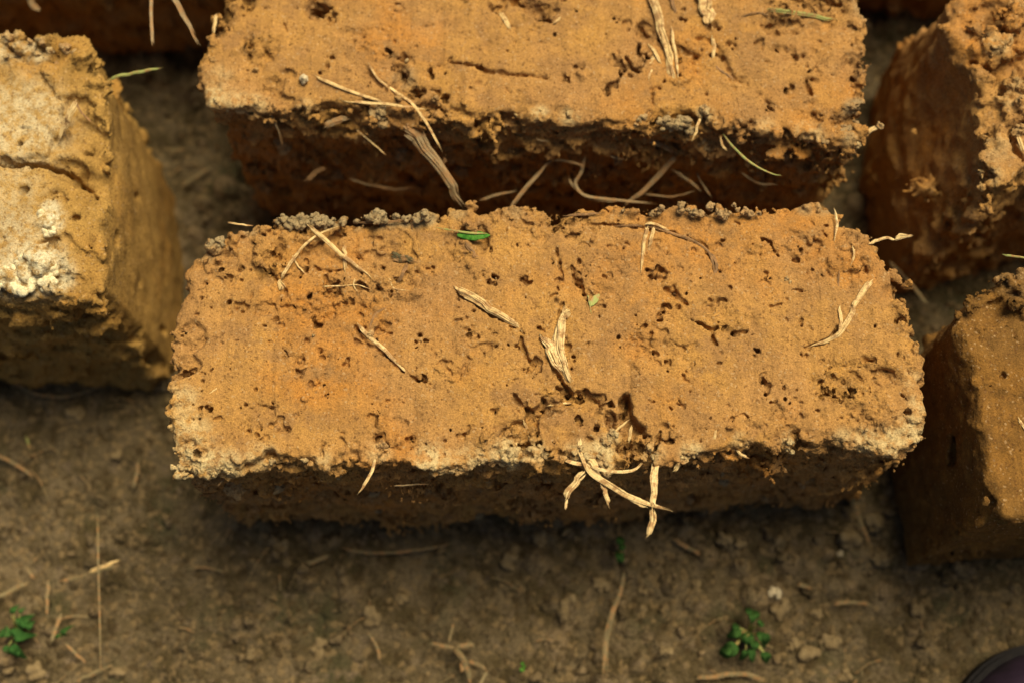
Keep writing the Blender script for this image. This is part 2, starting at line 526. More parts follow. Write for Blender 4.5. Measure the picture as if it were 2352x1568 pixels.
    for _ in range(tears):
        x = rng.uniform(top[:, 0].min(), top[:, 0].max()); y = rng.uniform(top[:, 1].min(), top[:, 1].max())
        L = 0.001 + 0.006 * rng.random() ** 2; a = rng.normal(0, 0.9) + (0 if rng.random() < .6 else 1.57); wd = 0.00022 + 0.0004 * rng.random() ** 2; dp = 0.0008 + 0.0016 * rng.random()
        m_ = max(4, int(L / 0.0004))
        for q in range(m_):
            a += rng.normal(0, 0.35); x += 0.0004 * math.cos(a); y += 0.0004 * math.sin(a)
            i = int((x - g.lo[0]) / h); j = int((y - g.lo[1]) / h)
            if not (2 < i < n2[0] - 3 and 2 < j < n2[1] - 3) or dT[i, j] > -0.002: break
            g.blob((x, y, float(HT[i, j])), wd * (0.5 + rng.random()) + 0.0001, False, rz=dp, jag=0.00012)
    # torn clay on the rough front and back
    yf, yb = core[:, 1].min(), core[:, 1].max()
    for _ in range(chunks):
        x = rng.uniform(core[:, 0].min(), core[:, 0].max()); z0 = rng.uniform(0.004, z_top - 0.007)
        i = int((x - g.lo[0]) / h)
        fr = rng.random() < 0.8
        col_ = np.where(dC[i] < 0)[0]
        if len(col_) < 3: continue
        y = g.ax[1][col_[0] if fr else col_[-1]]
        R = 0.0012 + 0.0055 * rng.random() ** 2.2; out = -1 if fr else 1
        if rng.random() < 0.5: g.blob((x, y + out * R * 0.35, z0), R * 1.15, False, rz=R * rng.uniform(.5, .9), jag=0.4 * R)
        else: g.blob((x, y - out * R * 0.25, z0), R, True, 0.0008, rz=R * rng.uniform(.6, 1), jag=0.4 * R)
    for _ in range(chunks // 2):
        y = rng.uniform(yf, yb); z0 = rng.uniform(0.004, z_top - 0.004)
        j = int((y - g.lo[1]) / h); row = np.where(dC[:, j] < 0)[0]
        if len(row) < 3: continue
        lft = rng.random() < 0.5; x = g.ax[0][row[0] if lft else row[-1]]
        R = 0.0007 + 0.0028 * rng.random() ** 4
        g.blob((x, y, z0), R, False, rz=R * rng.uniform(.6, 1.3), jag=0.4 * R)
    V, F = surface(g.d, g.ax)
    gi = np.clip(((V[:, 0] - g.lo[0]) / h).astype(int), 0, n2[0] - 1); gj = np.clip(((V[:, 1] - g.lo[1]) / h).astype(int), 0, n2[1] - 1)
    gr = h * (0.07 + 0.22 * np.clip(np.where(V[:, 2] > z_top - 0.004, rough[gi, gj], 0.8 * side[gi, gj]), 0, 1.2))
    V = V + (rng.standard_normal(V.shape) * gr[:, None]).astype(np.float32)
    def field(lst):
        a = np.zeros(len(V), dtype=np.float32)
        for (px, py, rp, zz, val) in lst:
            c = spot(px, py, z_top + zz); R = rp * MPP
            q = ((V[:, 0] - c[0]) ** 2 + (V[:, 1] - c[1]) ** 2 + ((V[:, 2] - c[2]) * 0.8) ** 2) / (R * R)
            a = np.maximum(a, val * np.exp(-q * q).astype(np.float32))
        return a
    o = mesh_obj('brick_body', V, F, mat, root, {'pale': field(pale), 'ash': field(ash)})
    return o

# ---------------------------------------------------------------- small builders
def clod_mesh(seed, size, squash=(1, 1, 0.75), h=None, n=26, rough=1.0):
    """crumbly lump: union of little balls with rough skin, centred at 0"""
    rng = np.random.default_rng(seed)
    h = h or max(size / 12, 0.00036)
    s = np.array(squash) * size
    g = Grid(-s * 1.35 - 3 * h, s * 1.35 + 3 * h, h)
    g.d = np.full(g.n, 1.0, dtype=np.float32)
    g.jag = noise3(g.n, h, max(size * 0.16, 2.2 * h), seed + 1) * 0.6 + noise3(g.n, h, 2.2 * h, seed + 2) * 0.5
    sc = size * 0.095 * rough
    g.blob((0, 0, 0), size * 0.55 * min(squash), True, size * 0.1, jag=sc)
    for _ in range(n):
        v = rng.normal(size=3); v /= np.linalg.norm(v)
        c = v * s * (0.35 + 0.4 * rng.random())
        g.blob(c, size * (0.18 + 0.22 * rng.random()), True, size * 0.06, jag=sc)
    V, F = surface(g.d, g.ax)
    return V + (rng.standard_normal(V.shape) * h * 0.22 * min(1, rough)).astype(np.float32), F
def clod(name, px, py, zc, rp, mat, parent=None, seed=0, squash=(1, 1, 0.75), pale=0.0, ash=0.0, n=26, rough=1.0, ang=0.0, scale=MPP, h=None):
    V, F = clod_mesh(seed, rp * scale, squash, n=n, rough=rough, h=h)
    ca, sa = math.cos(ang), math.sin(ang)
    V = V @ np.array([[ca, sa, 0], [-sa, ca, 0], [0, 0, 1]], dtype=np.float32)
    V = V + np.array(spot(px, py, zc), dtype=np.float32)
    return mesh_obj(name, V, F, mat, parent, {'pale': np.full(len(V), pale), 'ash': np.full(len(V), ash)})

def strand(P, W, flat, seed, sides=7, cap=True, jit=0.12):
    """one fibre: tube along P (n,3) with half-widths W, flattened along up"""
    rng = np.random.default_rng(seed)
    n = len(P)
    T = np.gradient(P, axis=0); T /= np.linalg.norm(T, axis=1)[:, None] + 1e-12
    up = np.array([0, 0, 1.0])
    V = []; A = []; L = []
    ln = np.concatenate([[0], np.cumsum(np.linalg.norm(np.diff(P, axis=0), axis=1))])
    ribs = 1 + jit * rng.normal(size=sides)
    for i in range(n):
        s = np.cross(T[i], up)
        if np.linalg.norm(s) < 0.1: s = np.cross(T[i], np.array([0, 1.0, 0]))
        s /= np.linalg.norm(s); u = np.cross(s, T[i])
        for k in range(sides):
            a = 2 * math.pi * k / sides
            r = W[i] * ribs[k] * (1 + 0.05 * rng.normal())
            V.append(P[i] + s * math.cos(a) * r + u * math.sin(a) * r * flat)
            A.append(math.sin(a)); L.append(ln[i])
    F = []
    for i in range(n - 1):
        for k in range(sides):
            a = i * sides + k; b = i * sides + (k + 1) % sides
            F.append((a, b, b + sides, a + sides))
    V.append(P[0]); A.append(0); L.append(0); V.append(P[-1]); A.append(0); L.append(ln[-1])
    c0, c1 = len(V) - 2, len(V) - 1
    for k in range(0, sides):
        F.append((c0, c0, (k + 1) % sides, k)); b = (n - 1) * sides
        F.append((c1, c1, b + k, b + (k + 1) % sides))
    return np.array(V), F, A, L
def straw(name, pts, w, mat, parent=None, seed=0, flat=0.6, jit=0.12, split=1, spread=0.5, n=None, taper=(0.6, 0.35), lumps=0.0, width=None, label=None, cat=None, group=None, scale=MPP):
    """pts: (px, py, z) with z absolute height; w: width in picture units at brick tops"""
    P = np.array([spot(*p) for p in pts])
    L = np.sum(np.linalg.norm(np.diff(P, axis=0), axis=1))
    n = n or int(min(60, max(12, L / 0.0012)))
    P = interp_path(P, n)
    rng = np.random.default_rng(seed + 100)
    t = np.linspace(0, 1, n)
    w = w * scale * 0.5
    prof = np.interp(t, (0, 0.12, 0.75, 1), (taper[0], 1, 0.9, taper[1])) if width is None else np.interp(t, np.linspace(0, 1, len(width)), width)
    wobx = np.interp(t, np.linspace(0, 1, 9), rng.normal(0, 1, 9)); woby = np.interp(t, np.linspace(0, 1, 9), rng.normal(0, 1, 9))
    P = P + np.stack([wobx, woby, 0 * t], 1) * w * 0.22
    T = np.gradient(P, axis=0); S = np.cross(T, [0, 0, 1.0]); S /= np.linalg.norm(S, axis=1)[:, None] + 1e-9
    VV, FF, AA, LL = [], [], [], []
    off = 0
    px_w = 2 * w / scale
    nf = max(split, 1 if px_w < 5 else int(min(11, max(3, px_w / 2.0))))
    n0 = 0.0
    for q in range(nf):
        if nf == 1:
            Q = P; hw = w * prof * (1 + lumps * 0.6 * np.interp(t, np.linspace(0, 1, 16), rng.random(16))); fl = flat; sd_ = 7
        else:
            u = (q + 0.5) / nf * 2 - 1 + rng.normal(0, 0.06)
            ends = 1 + 0.5 * rng.normal() * np.clip(np.abs(2 * t - 1) - 0.75, 0, 1) * 4 * (1 if nf < 5 else 0.6)
            lat = u * w * 0.85 * prof * ends + w * 0.07 * np.interp(t, np.linspace(0, 1, 6), rng.normal(0, 1, 6))
            up_ = w * flat * (0.9 * math.sqrt(max(0, 1 - u * u)) - 0.3) + w * 0.06 * rng.normal()
            a_ = rng.random() ** 2 * 0.14; b_ = 1 - rng.random() ** 2 * 0.20
            if q == nf // 2: a_, b_ = 0, 1
            keep = (t >= a_) & (t <= b_)
            if keep.sum() < 4: keep[:] = True
            Q = (P + S * lat[:, None] + np.array([0, 0, 1.0]) * (up_ * prof)[:, None])[keep]
            tk = t[keep]
            hw = w / nf * (1.35 + 0.35 * rng.random()) * prof[keep] * (1 + lumps * 0.5 * np.interp(tk, np.linspace(0, 1, 16), rng.random(16)))
            e_ = np.clip(np.minimum((tk - tk[0]) / 0.05, (tk[-1] - tk) / 0.08), 0.12, 1); hw = hw * e_
            fl = 0.55; sd_ = 5
        V, F, A, Ln = strand(Q, hw, fl, seed + q, jit=0.12, sides=sd_)
        VV.append(V); FF += [tuple(i + off for i in f) for f in F]; AA += [a + q * 2.3 for a in A]; LL += Ln; off += len(V)
    V = np.vstack(VV)
    quads = [f for f in FF if f[0] != f[1]]; tris = [f[1:] for f in FF if f[0] == f[1]]
    # caps are triangles: add them as quads with a mid vertex is needless, write by polygons
    o = poly_obj(name, V, quads + tris, mat, parent, {'around': AA, 'along': LL, 'seed': np.full(len(V), seed * 1.37 % 50)})
    if label: tag(o, label, cat, group)
    return o
def poly_obj(name, V, faces, mat, parent=None, attrs=None, smooth=True):
    V = np.asarray(V, dtype=float)
    org = np.array(world_loc(parent)) if parent is not None else np.array([V[:, 0].mean(), V[:, 1].mean(), V[:, 2].min()])
    me = bpy.data.meshes.new(name)
    me.from_pydata((V - org).tolist(), [], [tuple(int(i) for i in f) for f in faces])
    me.polygons.foreach_set('use_smooth', [smooth] * len(me.polygons))
    if attrs:
        for an, av in attrs.items():
            a = me.attributes.new(an, 'FLOAT', 'POINT'); a.data.foreach_set('value', np.asarray(av, dtype=np.float32))
    me.materials.append(mat)
    o = bpy.data.objects.new(name, me); C.objects.link(o)
    if parent is not None: o.parent = parent
    else: o.location = org.tolist()
    return o
def leaf_blade(name, px, py, z, lp, wp, ang, mat, parent=None, curl=0.25, dip=0.0, seed=0, scale=MPP):
    """a thin leaf with thickness, midrib and curl"""
    rng = np.random.default_rng(seed)
    c = np.array(spot(px, py, z)); L = lp * scale; Wd = wp * scale * 0.5
    n, m = 14, 6
    V = []
    for side in (0, 1):
        for i in range(n + 1):
            t = i / n; ww = Wd * math.sin(math.pi * min(1, t * 0.96 + 0.04)) ** 0.7
            for j in range(m + 1):
                s = j / m * 2 - 1
                V.append(((t - 0.5) * L, s * ww * (1 + 0.06 * rng.normal() * abs(s)), curl * ww * abs(s) - dip * L * (t - 0.3) ** 2 - side * 0.00022))
    V = np.array(V); ca, sa = math.cos(ang), math.sin(ang)
    V = V @ np.array([[ca, sa, 0], [-sa, ca, 0], [0, 0, 1]]) + c
    F = []
    k = (n + 1) * (m + 1)
    for i in range(n):
        for j in range(m):
            a = i * (m + 1) + j
            F.append((a, a + m + 1, a + m + 2, a + 1)); F.append((a + k, a + 1 + k, a + m + 2 + k, a + m + 1 + k))
    ring = [i * (m + 1) for i in range(n + 1)] + [n * (m + 1) + j for j in range(1, m + 1)] + [i * (m + 1) + m for i in range(n - 1, -1, -1)] + [j for j in range(m - 1, 0, -1)]
    for a, b in zip(ring, ring[1:] + ring[:1]):
        F.append((a, a + k, b + k, b))
    return poly_obj(name, V, F, mat, parent)
# ---------------------------------------------------------------- the ground
def ground_material():
    t = NT('trodden_soil')
    big = t.ramp(t.noise(9, 4, 0.6), [(0.35, 0.0), (0.65, 1.0)])
    col = t.mix(big, (0.215, 0.150, 0.070), (0.285, 0.20, 0.10))
    col = t.mix(t.ramp(t.noise(70, 4, 0.65), [(0.4, 0.0), (0.62, 1.0)]), col, (0.125, 0.085, 0.032))
    col = t.mix(t.ramp(t.noise(26, 3, 0.6), [(0.56, 0.0), (0.72, 0.7)]), col, (0.080, 0.085, 0.032))
    col = t.mix(t.ramp(t.noise(150, 3, 0.6), [(0.58, 0.0), (0.70, 0.8)]), col, (0.29, 0.20, 0.11))
    col = t.mix(t.math('MULTIPLY', t.attr('crumb'), 0.8), col, (0.42, 0.28, 0.135))
    col = t.mix(1.0, col, t.ramp(t.noise(900, 3, 0.7), [(0.3, 0.6), (0.7, 1.4)]), 'MULTIPLY')
    vo = t.n('ShaderNodeTexVoronoi'); vo.inputs['Scale'].default_value = 380
    t.l(t.coord(), vo.inputs['Vector'])
    vs = t.n('ShaderNodeSeparateColor'); t.l(vo.outputs['Color'], vs.inputs[0])
    col = t.mix(t.ramp(vs.outputs[0], [(0.80, 0.0), (0.86, 0.75)]), col, (0.36, 0.235, 0.10))
    col = t.mix(t.ramp(vs.outputs[1], [(0.86, 0.0), (0.92, 0.7)]), col, (0.10, 0.062, 0.022))
    t.bump([t.math('SUBTRACT', 1.0, vo.outputs['Distance']), t.noise(240, 4, 0.65), t.noise(900, 3, 0.7)], [1.0, 1.0, 1.0], [0.0016, 0.0022, 0.001])
    return t.done(col, 0.60)
M_ground = ground_material()

gh = 0.0017
gx = np.arange(-0.31, 0.32, gh); gy = np.arange(-0.24, 0.34, gh)
nx, ny = len(gx), len(gy)
gz = 0.0022 * noise2((nx, ny), gh, 0.045, 901) + 0.0010 * noise2((nx, ny), gh, 0.013, 902) + 0.0008 * noise2((nx, ny), gh, 0.005, 903)
grain = np.zeros((nx, ny))
# smoother trodden patch low left of the middle brick, crumbly elsewhere
rough_g = np.clip(0.55 + 0.6 * noise2((nx, ny), gh, 0.05, 905), 0.05, 1.4)
px_, py_, _ = spot(420, 1250, 0)
rough_g *= 1 - 0.85 * np.exp(-(((gx[:, None] - px_) / 0.045) ** 2 + ((gy[None, :] - py_) / 0.05) ** 2) ** 1.5)
rg = np.random.default_rng(55)
for _ in range(14000):
    i = rg.integers(0, nx); j = rg.integers(0, ny)
    if rg.random() > rough_g[i, j]: continue
    r = 0.0010 + 0.0062 * rg.random() ** 4.5
    k = int(r / gh) + 2
    a0, a1, b0, b1 = max(0, i - k), min(nx, i + k + 1), max(0, j - k), min(ny, j + k + 1)
    xx = (gx[a0:a1, None] - gx[i]); yy = (gy[None, b0:b1] - gy[j])
    th = rg.random() * 3.14; e = 0.65 + 0.5 * rg.random()
    u = xx * math.cos(th) + yy * math.sin(th); v = (-xx * math.sin(th) + yy * math.cos(th)) / e
    q = 1 - (u * u + v * v) / (r * r)
    f = np.sqrt(np.clip(q, 0, 1))
    base = gz[i, j]
    top_ = base + r * 1.0 * f - r * 0.1
    m_ = (q > 0) & (top_ > gz[a0:a1, b0:b1])
    gz[a0:a1, b0:b1][m_] = top_[m_]
    grain[a0:a1, b0:b1][m_] = rg.random() ** 2
gz += 0.0003 * noise2((nx, ny), gh, 0.003, 904)
gz -= gz.mean() + 0.001
def ext(a, lo):
    out = []; st = 0.004; p = a
    while abs(p) < 40: p += lo * st; out.append(p); st *= 1.5
    return out
ex0, ex1, ey0, ey1 = ext(gx[0], -1)[::-1], ext(gx[-1], 1), ext(gy[0], -1)[::-1], ext(gy[-1], 1)
fx = np.concatenate([ex0, gx, ex1]); fy = np.concatenate([ey0, gy, ey1])
Z = np.pad(gz, ((len(ex0), len(ex1)), (len(ey0), len(ey1))), mode='edge')
CR = np.pad(grain, ((len(ex0), len(ex1)), (len(ey0), len(ey1))))
XX, YY = np.meshgrid(fx, fy, indexing='ij')
GV = np.stack([XX, YY, Z], -1).reshape(-1, 3)
idx = np.arange(len(GV)).reshape(len(fx), len(fy))
GF = np.stack([idx[:-1, :-1], idx[1:, :-1], idx[1:, 1:], idx[:-1, 1:]], -1).reshape(-1, 4)
g_obj = mesh_obj('ground', GV, GF, M_ground, attrs={'crumb': CR.ravel()}, origin=(0, 0, 0))
tag(g_obj, kind='structure')
def gheight(x, y):
    i = int((x - gx[0]) / gh); j = int((y - gy[0]) / gh)
    return float(gz[i, j]) if 0 <= i < nx and 0 <= j < ny else 0.0

# ---------------------------------------------------------------- middle brick
c = spot(1260, 780, 0)
mid = empty('mud_brick', c, 'whole ochre mud brick in the middle, smooth straw-flecked top in full view', 'brick', 'mud bricks drying on edge')
top_mid = [(400,1085),(399,1040),(400,1000),(398,950),(400,905),(407,885),(403,850),(400,820),(406,795),(420,775),(416,745),(421,730),(417,700),(424,680),(430,645),(436,622),(455,612),
 (458,592),(470,575),(492,560),(520,548),(548,540),(565,528),(590,520),(612,514),(650,506),(700,504),(760,508),(800,506),(850,497),(900,497),(940,497),(985,492),(1005,505),(1022,505),(1034,486),(1050,484),(1085,484),(1102,494),(1122,500),(1140,484),(1200,486),
 (1255,490),(1290,495),(1330,492),(1390,490),(1440,492),(1480,487),(1540,484),(1600,487),(1660,486),(1720,487),(1770,488),(1825,480),(1840,475),(1880,474),(1905,476),(1918,492),(1922,515),(1945,525),(1975,540),(1992,552),(1998,580),
 (2015,600),(2035,618),(2052,628),(2068,655),(2080,690),(2088,740),(2090,780),(2102,810),(2108,850),(2112,890),(2120,920),(2114,950),(2118,985),(2112,1005),(2090,1012),(2060,1022),(2035,1034),(2010,1024),(1970,1018),(1940,1008),(1890,1005),
 (1840,1000),(1780,1005),(1740,1012),(1700,1022),(1650,1032),(1600,1040),(1560,1048),(1530,1060),(1505,1050),(1480,1040),(1460,1052),(1430,1062),(1400,1075),(1370,1062),(1330,1048),(1290,1043),(1250,1042),(1210,1052),(1175,1060),(1135,1045),(1110,1062),
 (1080,1073),(1040,1078),(1010,1080),(975,1062),(940,1052),(900,1060),(860,1058),(800,1058),(765,1064),(735,1072),(705,1060),(680,1046),(655,1050),(625,1062),(590,1060),(560,1058),(530,1082),(505,1074),(470,1086),(440,1080),(420,1088)]
core_mid = [(412,1075),(418,620),(520,520),(1960,505),(2085,640),(2108,990),(2000,1014),(1880,1000),(1740,1010),(1600,1036),(1480,1048),(900,1062),(640,1052),(540,1062)]
front_pale = [(415,1070,60,0,1),(470,1075,50,0,1),(520,1070,40,0,.9),(430,1000,60,0,.7),(600,1055,40,0,.6),(420,920,40,0,.6),(990,1068,50,0,.9),(1080,1065,40,0,.8),(1170,1045,45,0,1),(1230,1040,30,0,.9),
 (1380,1045,40,0,1),(1330,1040,35,0,.7),(1500,1040,25,0,.8),(1400,1010,22,0,.7),(1590,1040,28,0,.7),(1810,1010,20,0,.7),(1990,1015,35,0,.8),(2050,1015,40,0,.9),(2095,990,40,0,.9),(2110,930,26,0,.7),(1940,1005,25,0,.5),(870,1040,30,0,.5),(740,1060,26,0,.5),(2095,870,24,0,.4),(1700,1015,24,0,.4)]
back_ash = [(x, 500 + 4 * math.sin(x), 24, 0.001, 0.9) for x in range(650, 1000, 28)] + [(490,566,22,0,.7),(470,585,20,0,.6),(1050,486,24,0,.5),(1180,486,22,0,.4),(1850,478,22,0,.6),(1890,478,22,0,.6),(575,525,20,0,.5)]
brick_body(mid, 0.00055, top_mid, core_mid, M_brick, 11, rough_y=1.25, rough_x=1.0, round_k=0.0014, pits=360, crumbs=480, tears=110, chunks=260,
    rough_spots=[(610,560,70,.0012),(510,600,55,.001),(700,560,40,.0012),(800,665,60,.0007),(1070,560,60,.0007),(1960,580,48,.0016),(1985,890,95,.0006),(1920,900,38,.002),(440,780,38,.0022),(430,840,30,.0022),(2070,690,45,.0005),
        (700,720,50,.0003),(1280,510,34,.0014),(870,1030,36,.0012),(1530,1000,30,.0006),(920,640,50,.0004),(1150,1010,45,.001),(440,1050,45,.0006),(640,620,45,.0006),(2040,985,60,.0008)],
    dents=[([(1130,1010),(1165,975),(1200,955),(1212,925),(1250,905),(1320,900),(1370,898),(1385,930),(1420,960),(1410,990),(1385,945),(1330,932),(1260,938),(1236,950),(1234,1030),(1180,1036),(1130,1060)], 0.0040, 0.7),
        ([(1420,960),(1440,910),(1455,950),(1490,985),(1512,1005),(1510,1040),(1460,1090),(1425,1090),(1418,1010)], 0.0065, 0.8),
        ([(1236,945),(1330,930),(1385,945),(1418,1000),(1420,1110),(1236,1110)], 0.0014, 0.15),
        ([(720,1050),(640,1040),(560,1060),(540,1100),(730,1110)], 0.006, 0.5),
        ([(780,530),(890,515),(960,545),(950,600),(880,610),(800,590),(730,600),(700,560)], 0.0009, 0.2),
        ([(1495,695),(1590,730),(1650,745),(1740,800),(1720,815),(1600,790),(1540,740),(1480,700)], 0.0004, 0.0)],
    lumps=[(1180,985,18,-0.003,8),(1160,1000,14,-0.003,6),(1475,1010,16,-.003,8),(1450,1050,14,-.006,8),(610,552,26,-0.001,14),(545,560,22,-0.001,12),(655,545,22,-0.001,12),(490,575,22,-0.001,12),(1075,510,26,-0.001,14),(1050,545,20,-0.0012,8),(425,735,14,-0.003,8),(425,800,18,-0.003,10),
        (418,835,16,-0.003,8),(1170,1042,24,-0.003,16),(1250,1045,16,-0.003,10),(1105,1050,20,-0.003,12),(1055,1062,20,-0.003,12),(1010,1068,20,-0.003,12),(1500,1020,22,-0.003,12),(1475,1050,16,-0.003,8),(1560,1048,18,-0.003,10),(1812,1018,13,-0.004,8),(1970,1012,20,-0.003,12),(2030,1018,20,-0.003,12),(2080,1000,22,-0.003,12),(2108,960,16,-0.003,8),(2100,1002,14,-0.004,8),
        (880,1030,22,-0.002,12),(1165,492,20,-0.001,10),(1210,490,14,-0.001,8),(1870,482,20,-0.001,10),(1980,560,18,-0.001,8),(2060,640,14,-0.002,6),(470,1078,18,-0.003,10),(530,1072,14,-0.003,8),(1130,500,16,-0.001,8)],
    holes=[(1500,627,22,.006),(1520,640,12,.004),(745,815,11,.004),(738,806,8,.004),(765,660,18,.003),(830,655,14,.003),(800,690,12,.003),(785,700,8,.003),(970,870,13,.005),(1230,835,14,.004),(1198,800,12,.004),(1215,850,8,.005),(1480,745,8,.003),(1423,776,9,.003),(1497,798,6,.003),(1500,810,6,.003),
        (1531,830,11,.003),(1735,806,10,.003),(1800,890,5,.003),(1890,893,14,.004),(1915,900,14,.005),(1950,905,15,.005),(1975,905,10,.003),(870,1000,11,.004),(1090,716,6,.004),(960,785,7,.003),(978,785,7,.003),(718,880,12,.003),(735,885,8,.003),(690,953,8,.003),(1280,512,15,.006),(1278,528,9,.005),(1272,600,10,.003),(1284,640,6,.003),(1330,625,6,.003),
        (2062,735,8,.004),(2080,738,7,.004),(640,740,9,.002),(705,780,6,.002),(800,840,6,.002),(750,905,6,.003),(855,820,6,.003),(900,940,6,.002),(1060,1000,8,.003),(940,1010,8,.004),(1470,775,6,.002),(1640,700,14,.0016),(1655,690,8,.003),(1335,912,14,.006),(1290,915,10,.006),(1240,928,14,.006),(1210,945,11,.006),(1390,925,14,.005),(1440,1020,22,.012),(1455,1060,16,.012),(1375,980,10,.005),
        (1300,905,14,.006),(1560,710,8,.002),(1655,560,8,.002),(1825,600,7,.002),(1760,640,6,.002),(1590,570,5,.002),(1100,680,6,.002),(1240,745,7,.003),(560,930,6,.002),(600,1010,9,.003),(470,900,7,.002),(455,960,8,.002),(450,1045,8,.004),(500,960,6,.002),(1150,800,6,.002),(1840,575,8,.003),(1860,625,6,.002),(870,665,9,.003),(900,672,8,.003),(1690,610,6,.002),(430,858,12,.007),(418,775,10,.006),(700,535,16,.004),(910,640,7,.003)],
    cracks=[([(1277,575),(1285,610),(1292,650)], 4, .002), ([(1315,602),(1318,635),(1332,660),(1345,680)], 6, .004), ([(1588,735),(1610,745),(1635,756),(1650,752)], 5, .004), ([(1634,756),(1636,775),(1648,792)], 4, .004),
        ([(1528,663),(1545,672),(1560,682),(1580,700)], 12, .0025), ([(1178,905),(1200,930),(1225,940)], 5, .004), ([(1445,905),(1440,935),(1418,965),(1400,985)], 7, .006), ([(1515,985),(1512,1015),(1500,1040)], 6, .005), ([(1745,545),(1765,560),(1790,588)], 4, .003),
        ([(1280,735),(1290,710),(1300,690)], 4, .003), ([(1195,770),(1200,800),(1222,830),(1240,840),(1225,870)], 6, .003), ([(1340,515),(1420,518),(1485,524),(1520,528),(1570,545),(1610,562),(1635,590),(1640,625)], 5, .0018), ([(1850,797),(1895,782),(1925,755)], 7, .003),
        ([(1235,1000),(1236,960),(1250,935)], 5, .004), ([(720,610),(740,622),(790,618)], 5, .002), ([(1240,770),(1262,820),(1285,870),(1305,895)], 6, .0035), ([(1045,672),(1100,706),(1150,735),(1205,768)], 5, .003), ([(815,745),(845,785),(885,815),(950,870)], 4, .002),
        ([(590,605),(640,640),(665,690)], 4, .0015), ([(1350,498),(1300,500),(1280,512)], 4, .003)],
    pale=front_pale, ash=back_ash, edge_w=0.0042)

# ---------------------------------------------------------------- brick behind it
c = spot(1225, 20, 0)
back = empty('mud_brick', c, 'ochre mud brick behind the middle one, cut off by the top edge of the picture', 'brick', 'mud bricks drying on edge')
top_back = [(470,205),(466,180),(472,150),(478,120),(485,85),(500,62),(520,40),(530,20),(528,-10),(540,-40),(550,-150),(560,-250),(900,-262),(1400,-258),(1950,-240),(1960,-120),(1966,-40),(1972,0),(1968,25),(1980,50),(1976,90),(1982,130),(1976,165),
 (1982,210),(1976,245),(1980,285),(1972,318),(1950,330),(1915,322),(1890,310),(1850,305),(1800,300),(1760,302),(1735,290),(1700,285),(1660,282),(1620,262),(1590,258),(1555,262),(1500,262),(1475,280),(1450,283),(1400,276),(1350,272),(1290,268),(1240,262),(1200,268),(1160,262),(1100,264),(1040,258),
 (1000,252),(950,246),(905,250),(860,238),(800,238),(745,246),(700,246),(660,240),(620,236),(570,245),(530,243),(500,246),(484,234),(474,222)]
core_back = [(486,228),(490,90),(560,-240),(1950,-235),(1970,60),(1972,290),(1900,312),(1400,285),(900,262),(600,250)]
brick_body(back, 0.00082, top_back, core_back, M_brick, 31, rough_y=1.7, rough_x=1.2, pits=180, crumbs=420, tears=70, chunks=380,
    rough_spots=[(540,10,40,.003),(505,60,26,.003),(720,10,36,.004),(760,30,20,.002),(990,260,30,.001),(930,200,34,.0025),(1140,10,30,.003),(1250,20,34,.004),(1960,150,22,.002),(1800,30,75,.002),(1900,20,60,.002),(1955,60,30,.002),(620,200,60,.0005),(1940,270,30,.001),(600,110,60,.0003),(1620,270,40,.0015)],
    dents=[([(905,150),(960,150),(1110,155),(1115,170),(1000,262),(900,262)], 0.0008, 0.1), ([(1500,255),(1520,262),(1580,262),(1625,272),(1640,300),(1500,300)], 0.006, 0.6), ([(900,125),(925,135),(940,190),(985,235),(990,262),(940,262),(915,200),(890,150)], .0012, .4),
        ([(1180,-20),(1290,-20),(1280,20),(1240,55),(1215,30),(1180,10)], .003, .6)],
    lumps=[(500,45,16,-.002,10),(487,120,14,-.003,10),(545,15,22,-.001,12),(1972,110,10,-.002,6),(1975,215,10,-.002,6),(1960,300,16,-.002,10),(1905,310,14,-.002,8),(1700,290,14,-.002,8),(700,240,12,-.002,8),(520,238,16,-.002,8),(1000,225,12,0,8),(1240,262,14,-.002,8)],
    holes=[(900,125,12,.006),(912,140,14,.008),(930,165,14,.008),(885,132,8,.006),(1015,220,14,.006),(1400,205,18,.007),(1420,150,20,.006),(1455,165,12,.005),(1405,130,8,.005),(1330,150,12,.004),(1300,180,12,.004),(800,93,6,.004),(812,100,6,.004),(824,105,7,.004),(1158,173,8,.004),(1105,150,8,.004),(730,20,22,.010),(760,45,14,.006),(1240,40,16,.008),(1480,120,18,.006),(1510,200,8,.003),(1680,100,12,.006),(1640,60,10,.006),(1645,130,12,.006),
        (1570,45,8,.006),(1800,60,26,.002),(1860,165,10,.004),(1868,180,10,.004),(1555,105,10,.003),(1570,135,12,.004),(1600,130,10,.004),(1690,112,7,.004),(1960,180,10,.005),(1955,100,8,.004),(1760,145,8,.002),(950,215,16,.006),(985,240,12,.006)],
    cracks=[([(1030,140),(1090,150),(1130,165),(1190,172),(1260,180)], 6, .003), ([(1410,205),(1425,175),(1440,150),(1465,158),(1485,130)], 5, .004), ([(1440,120),(1450,150)], 4, .003), ([(1700,190),(1760,230),(1800,260)], 3, .001), ([(1600,85),(1640,100),(1680,170),(1720,195)], 8, .002), ([(835,150),(860,185),(890,215)], 5, .002), ([(1485,260),(1500,240),(1497,200)], 4, .0015),
        ([(1515,85),(1560,110),(1600,130)], 12, .002), ([(1850,170),(1858,200),(1870,215)], 6, .003)],
    pale=[(490,225,34,0,.9),(540,240,40,0,.6),(590,240,34,0,.5),(500,180,40,0,.35),(1860,305,36,0,.6),(1760,300,34,0,.4),(1240,262,22,0,.8),(1310,268,24,0,.7),(1620,262,24,0,.7),(700,244,24,0,.4)], ash=[(1965,250,34,0,.8),(1985,20,30,0,.6),(1955,320,22,0,.7),(930,180,30,0,.5)], fine=True, edge_w=0.004)

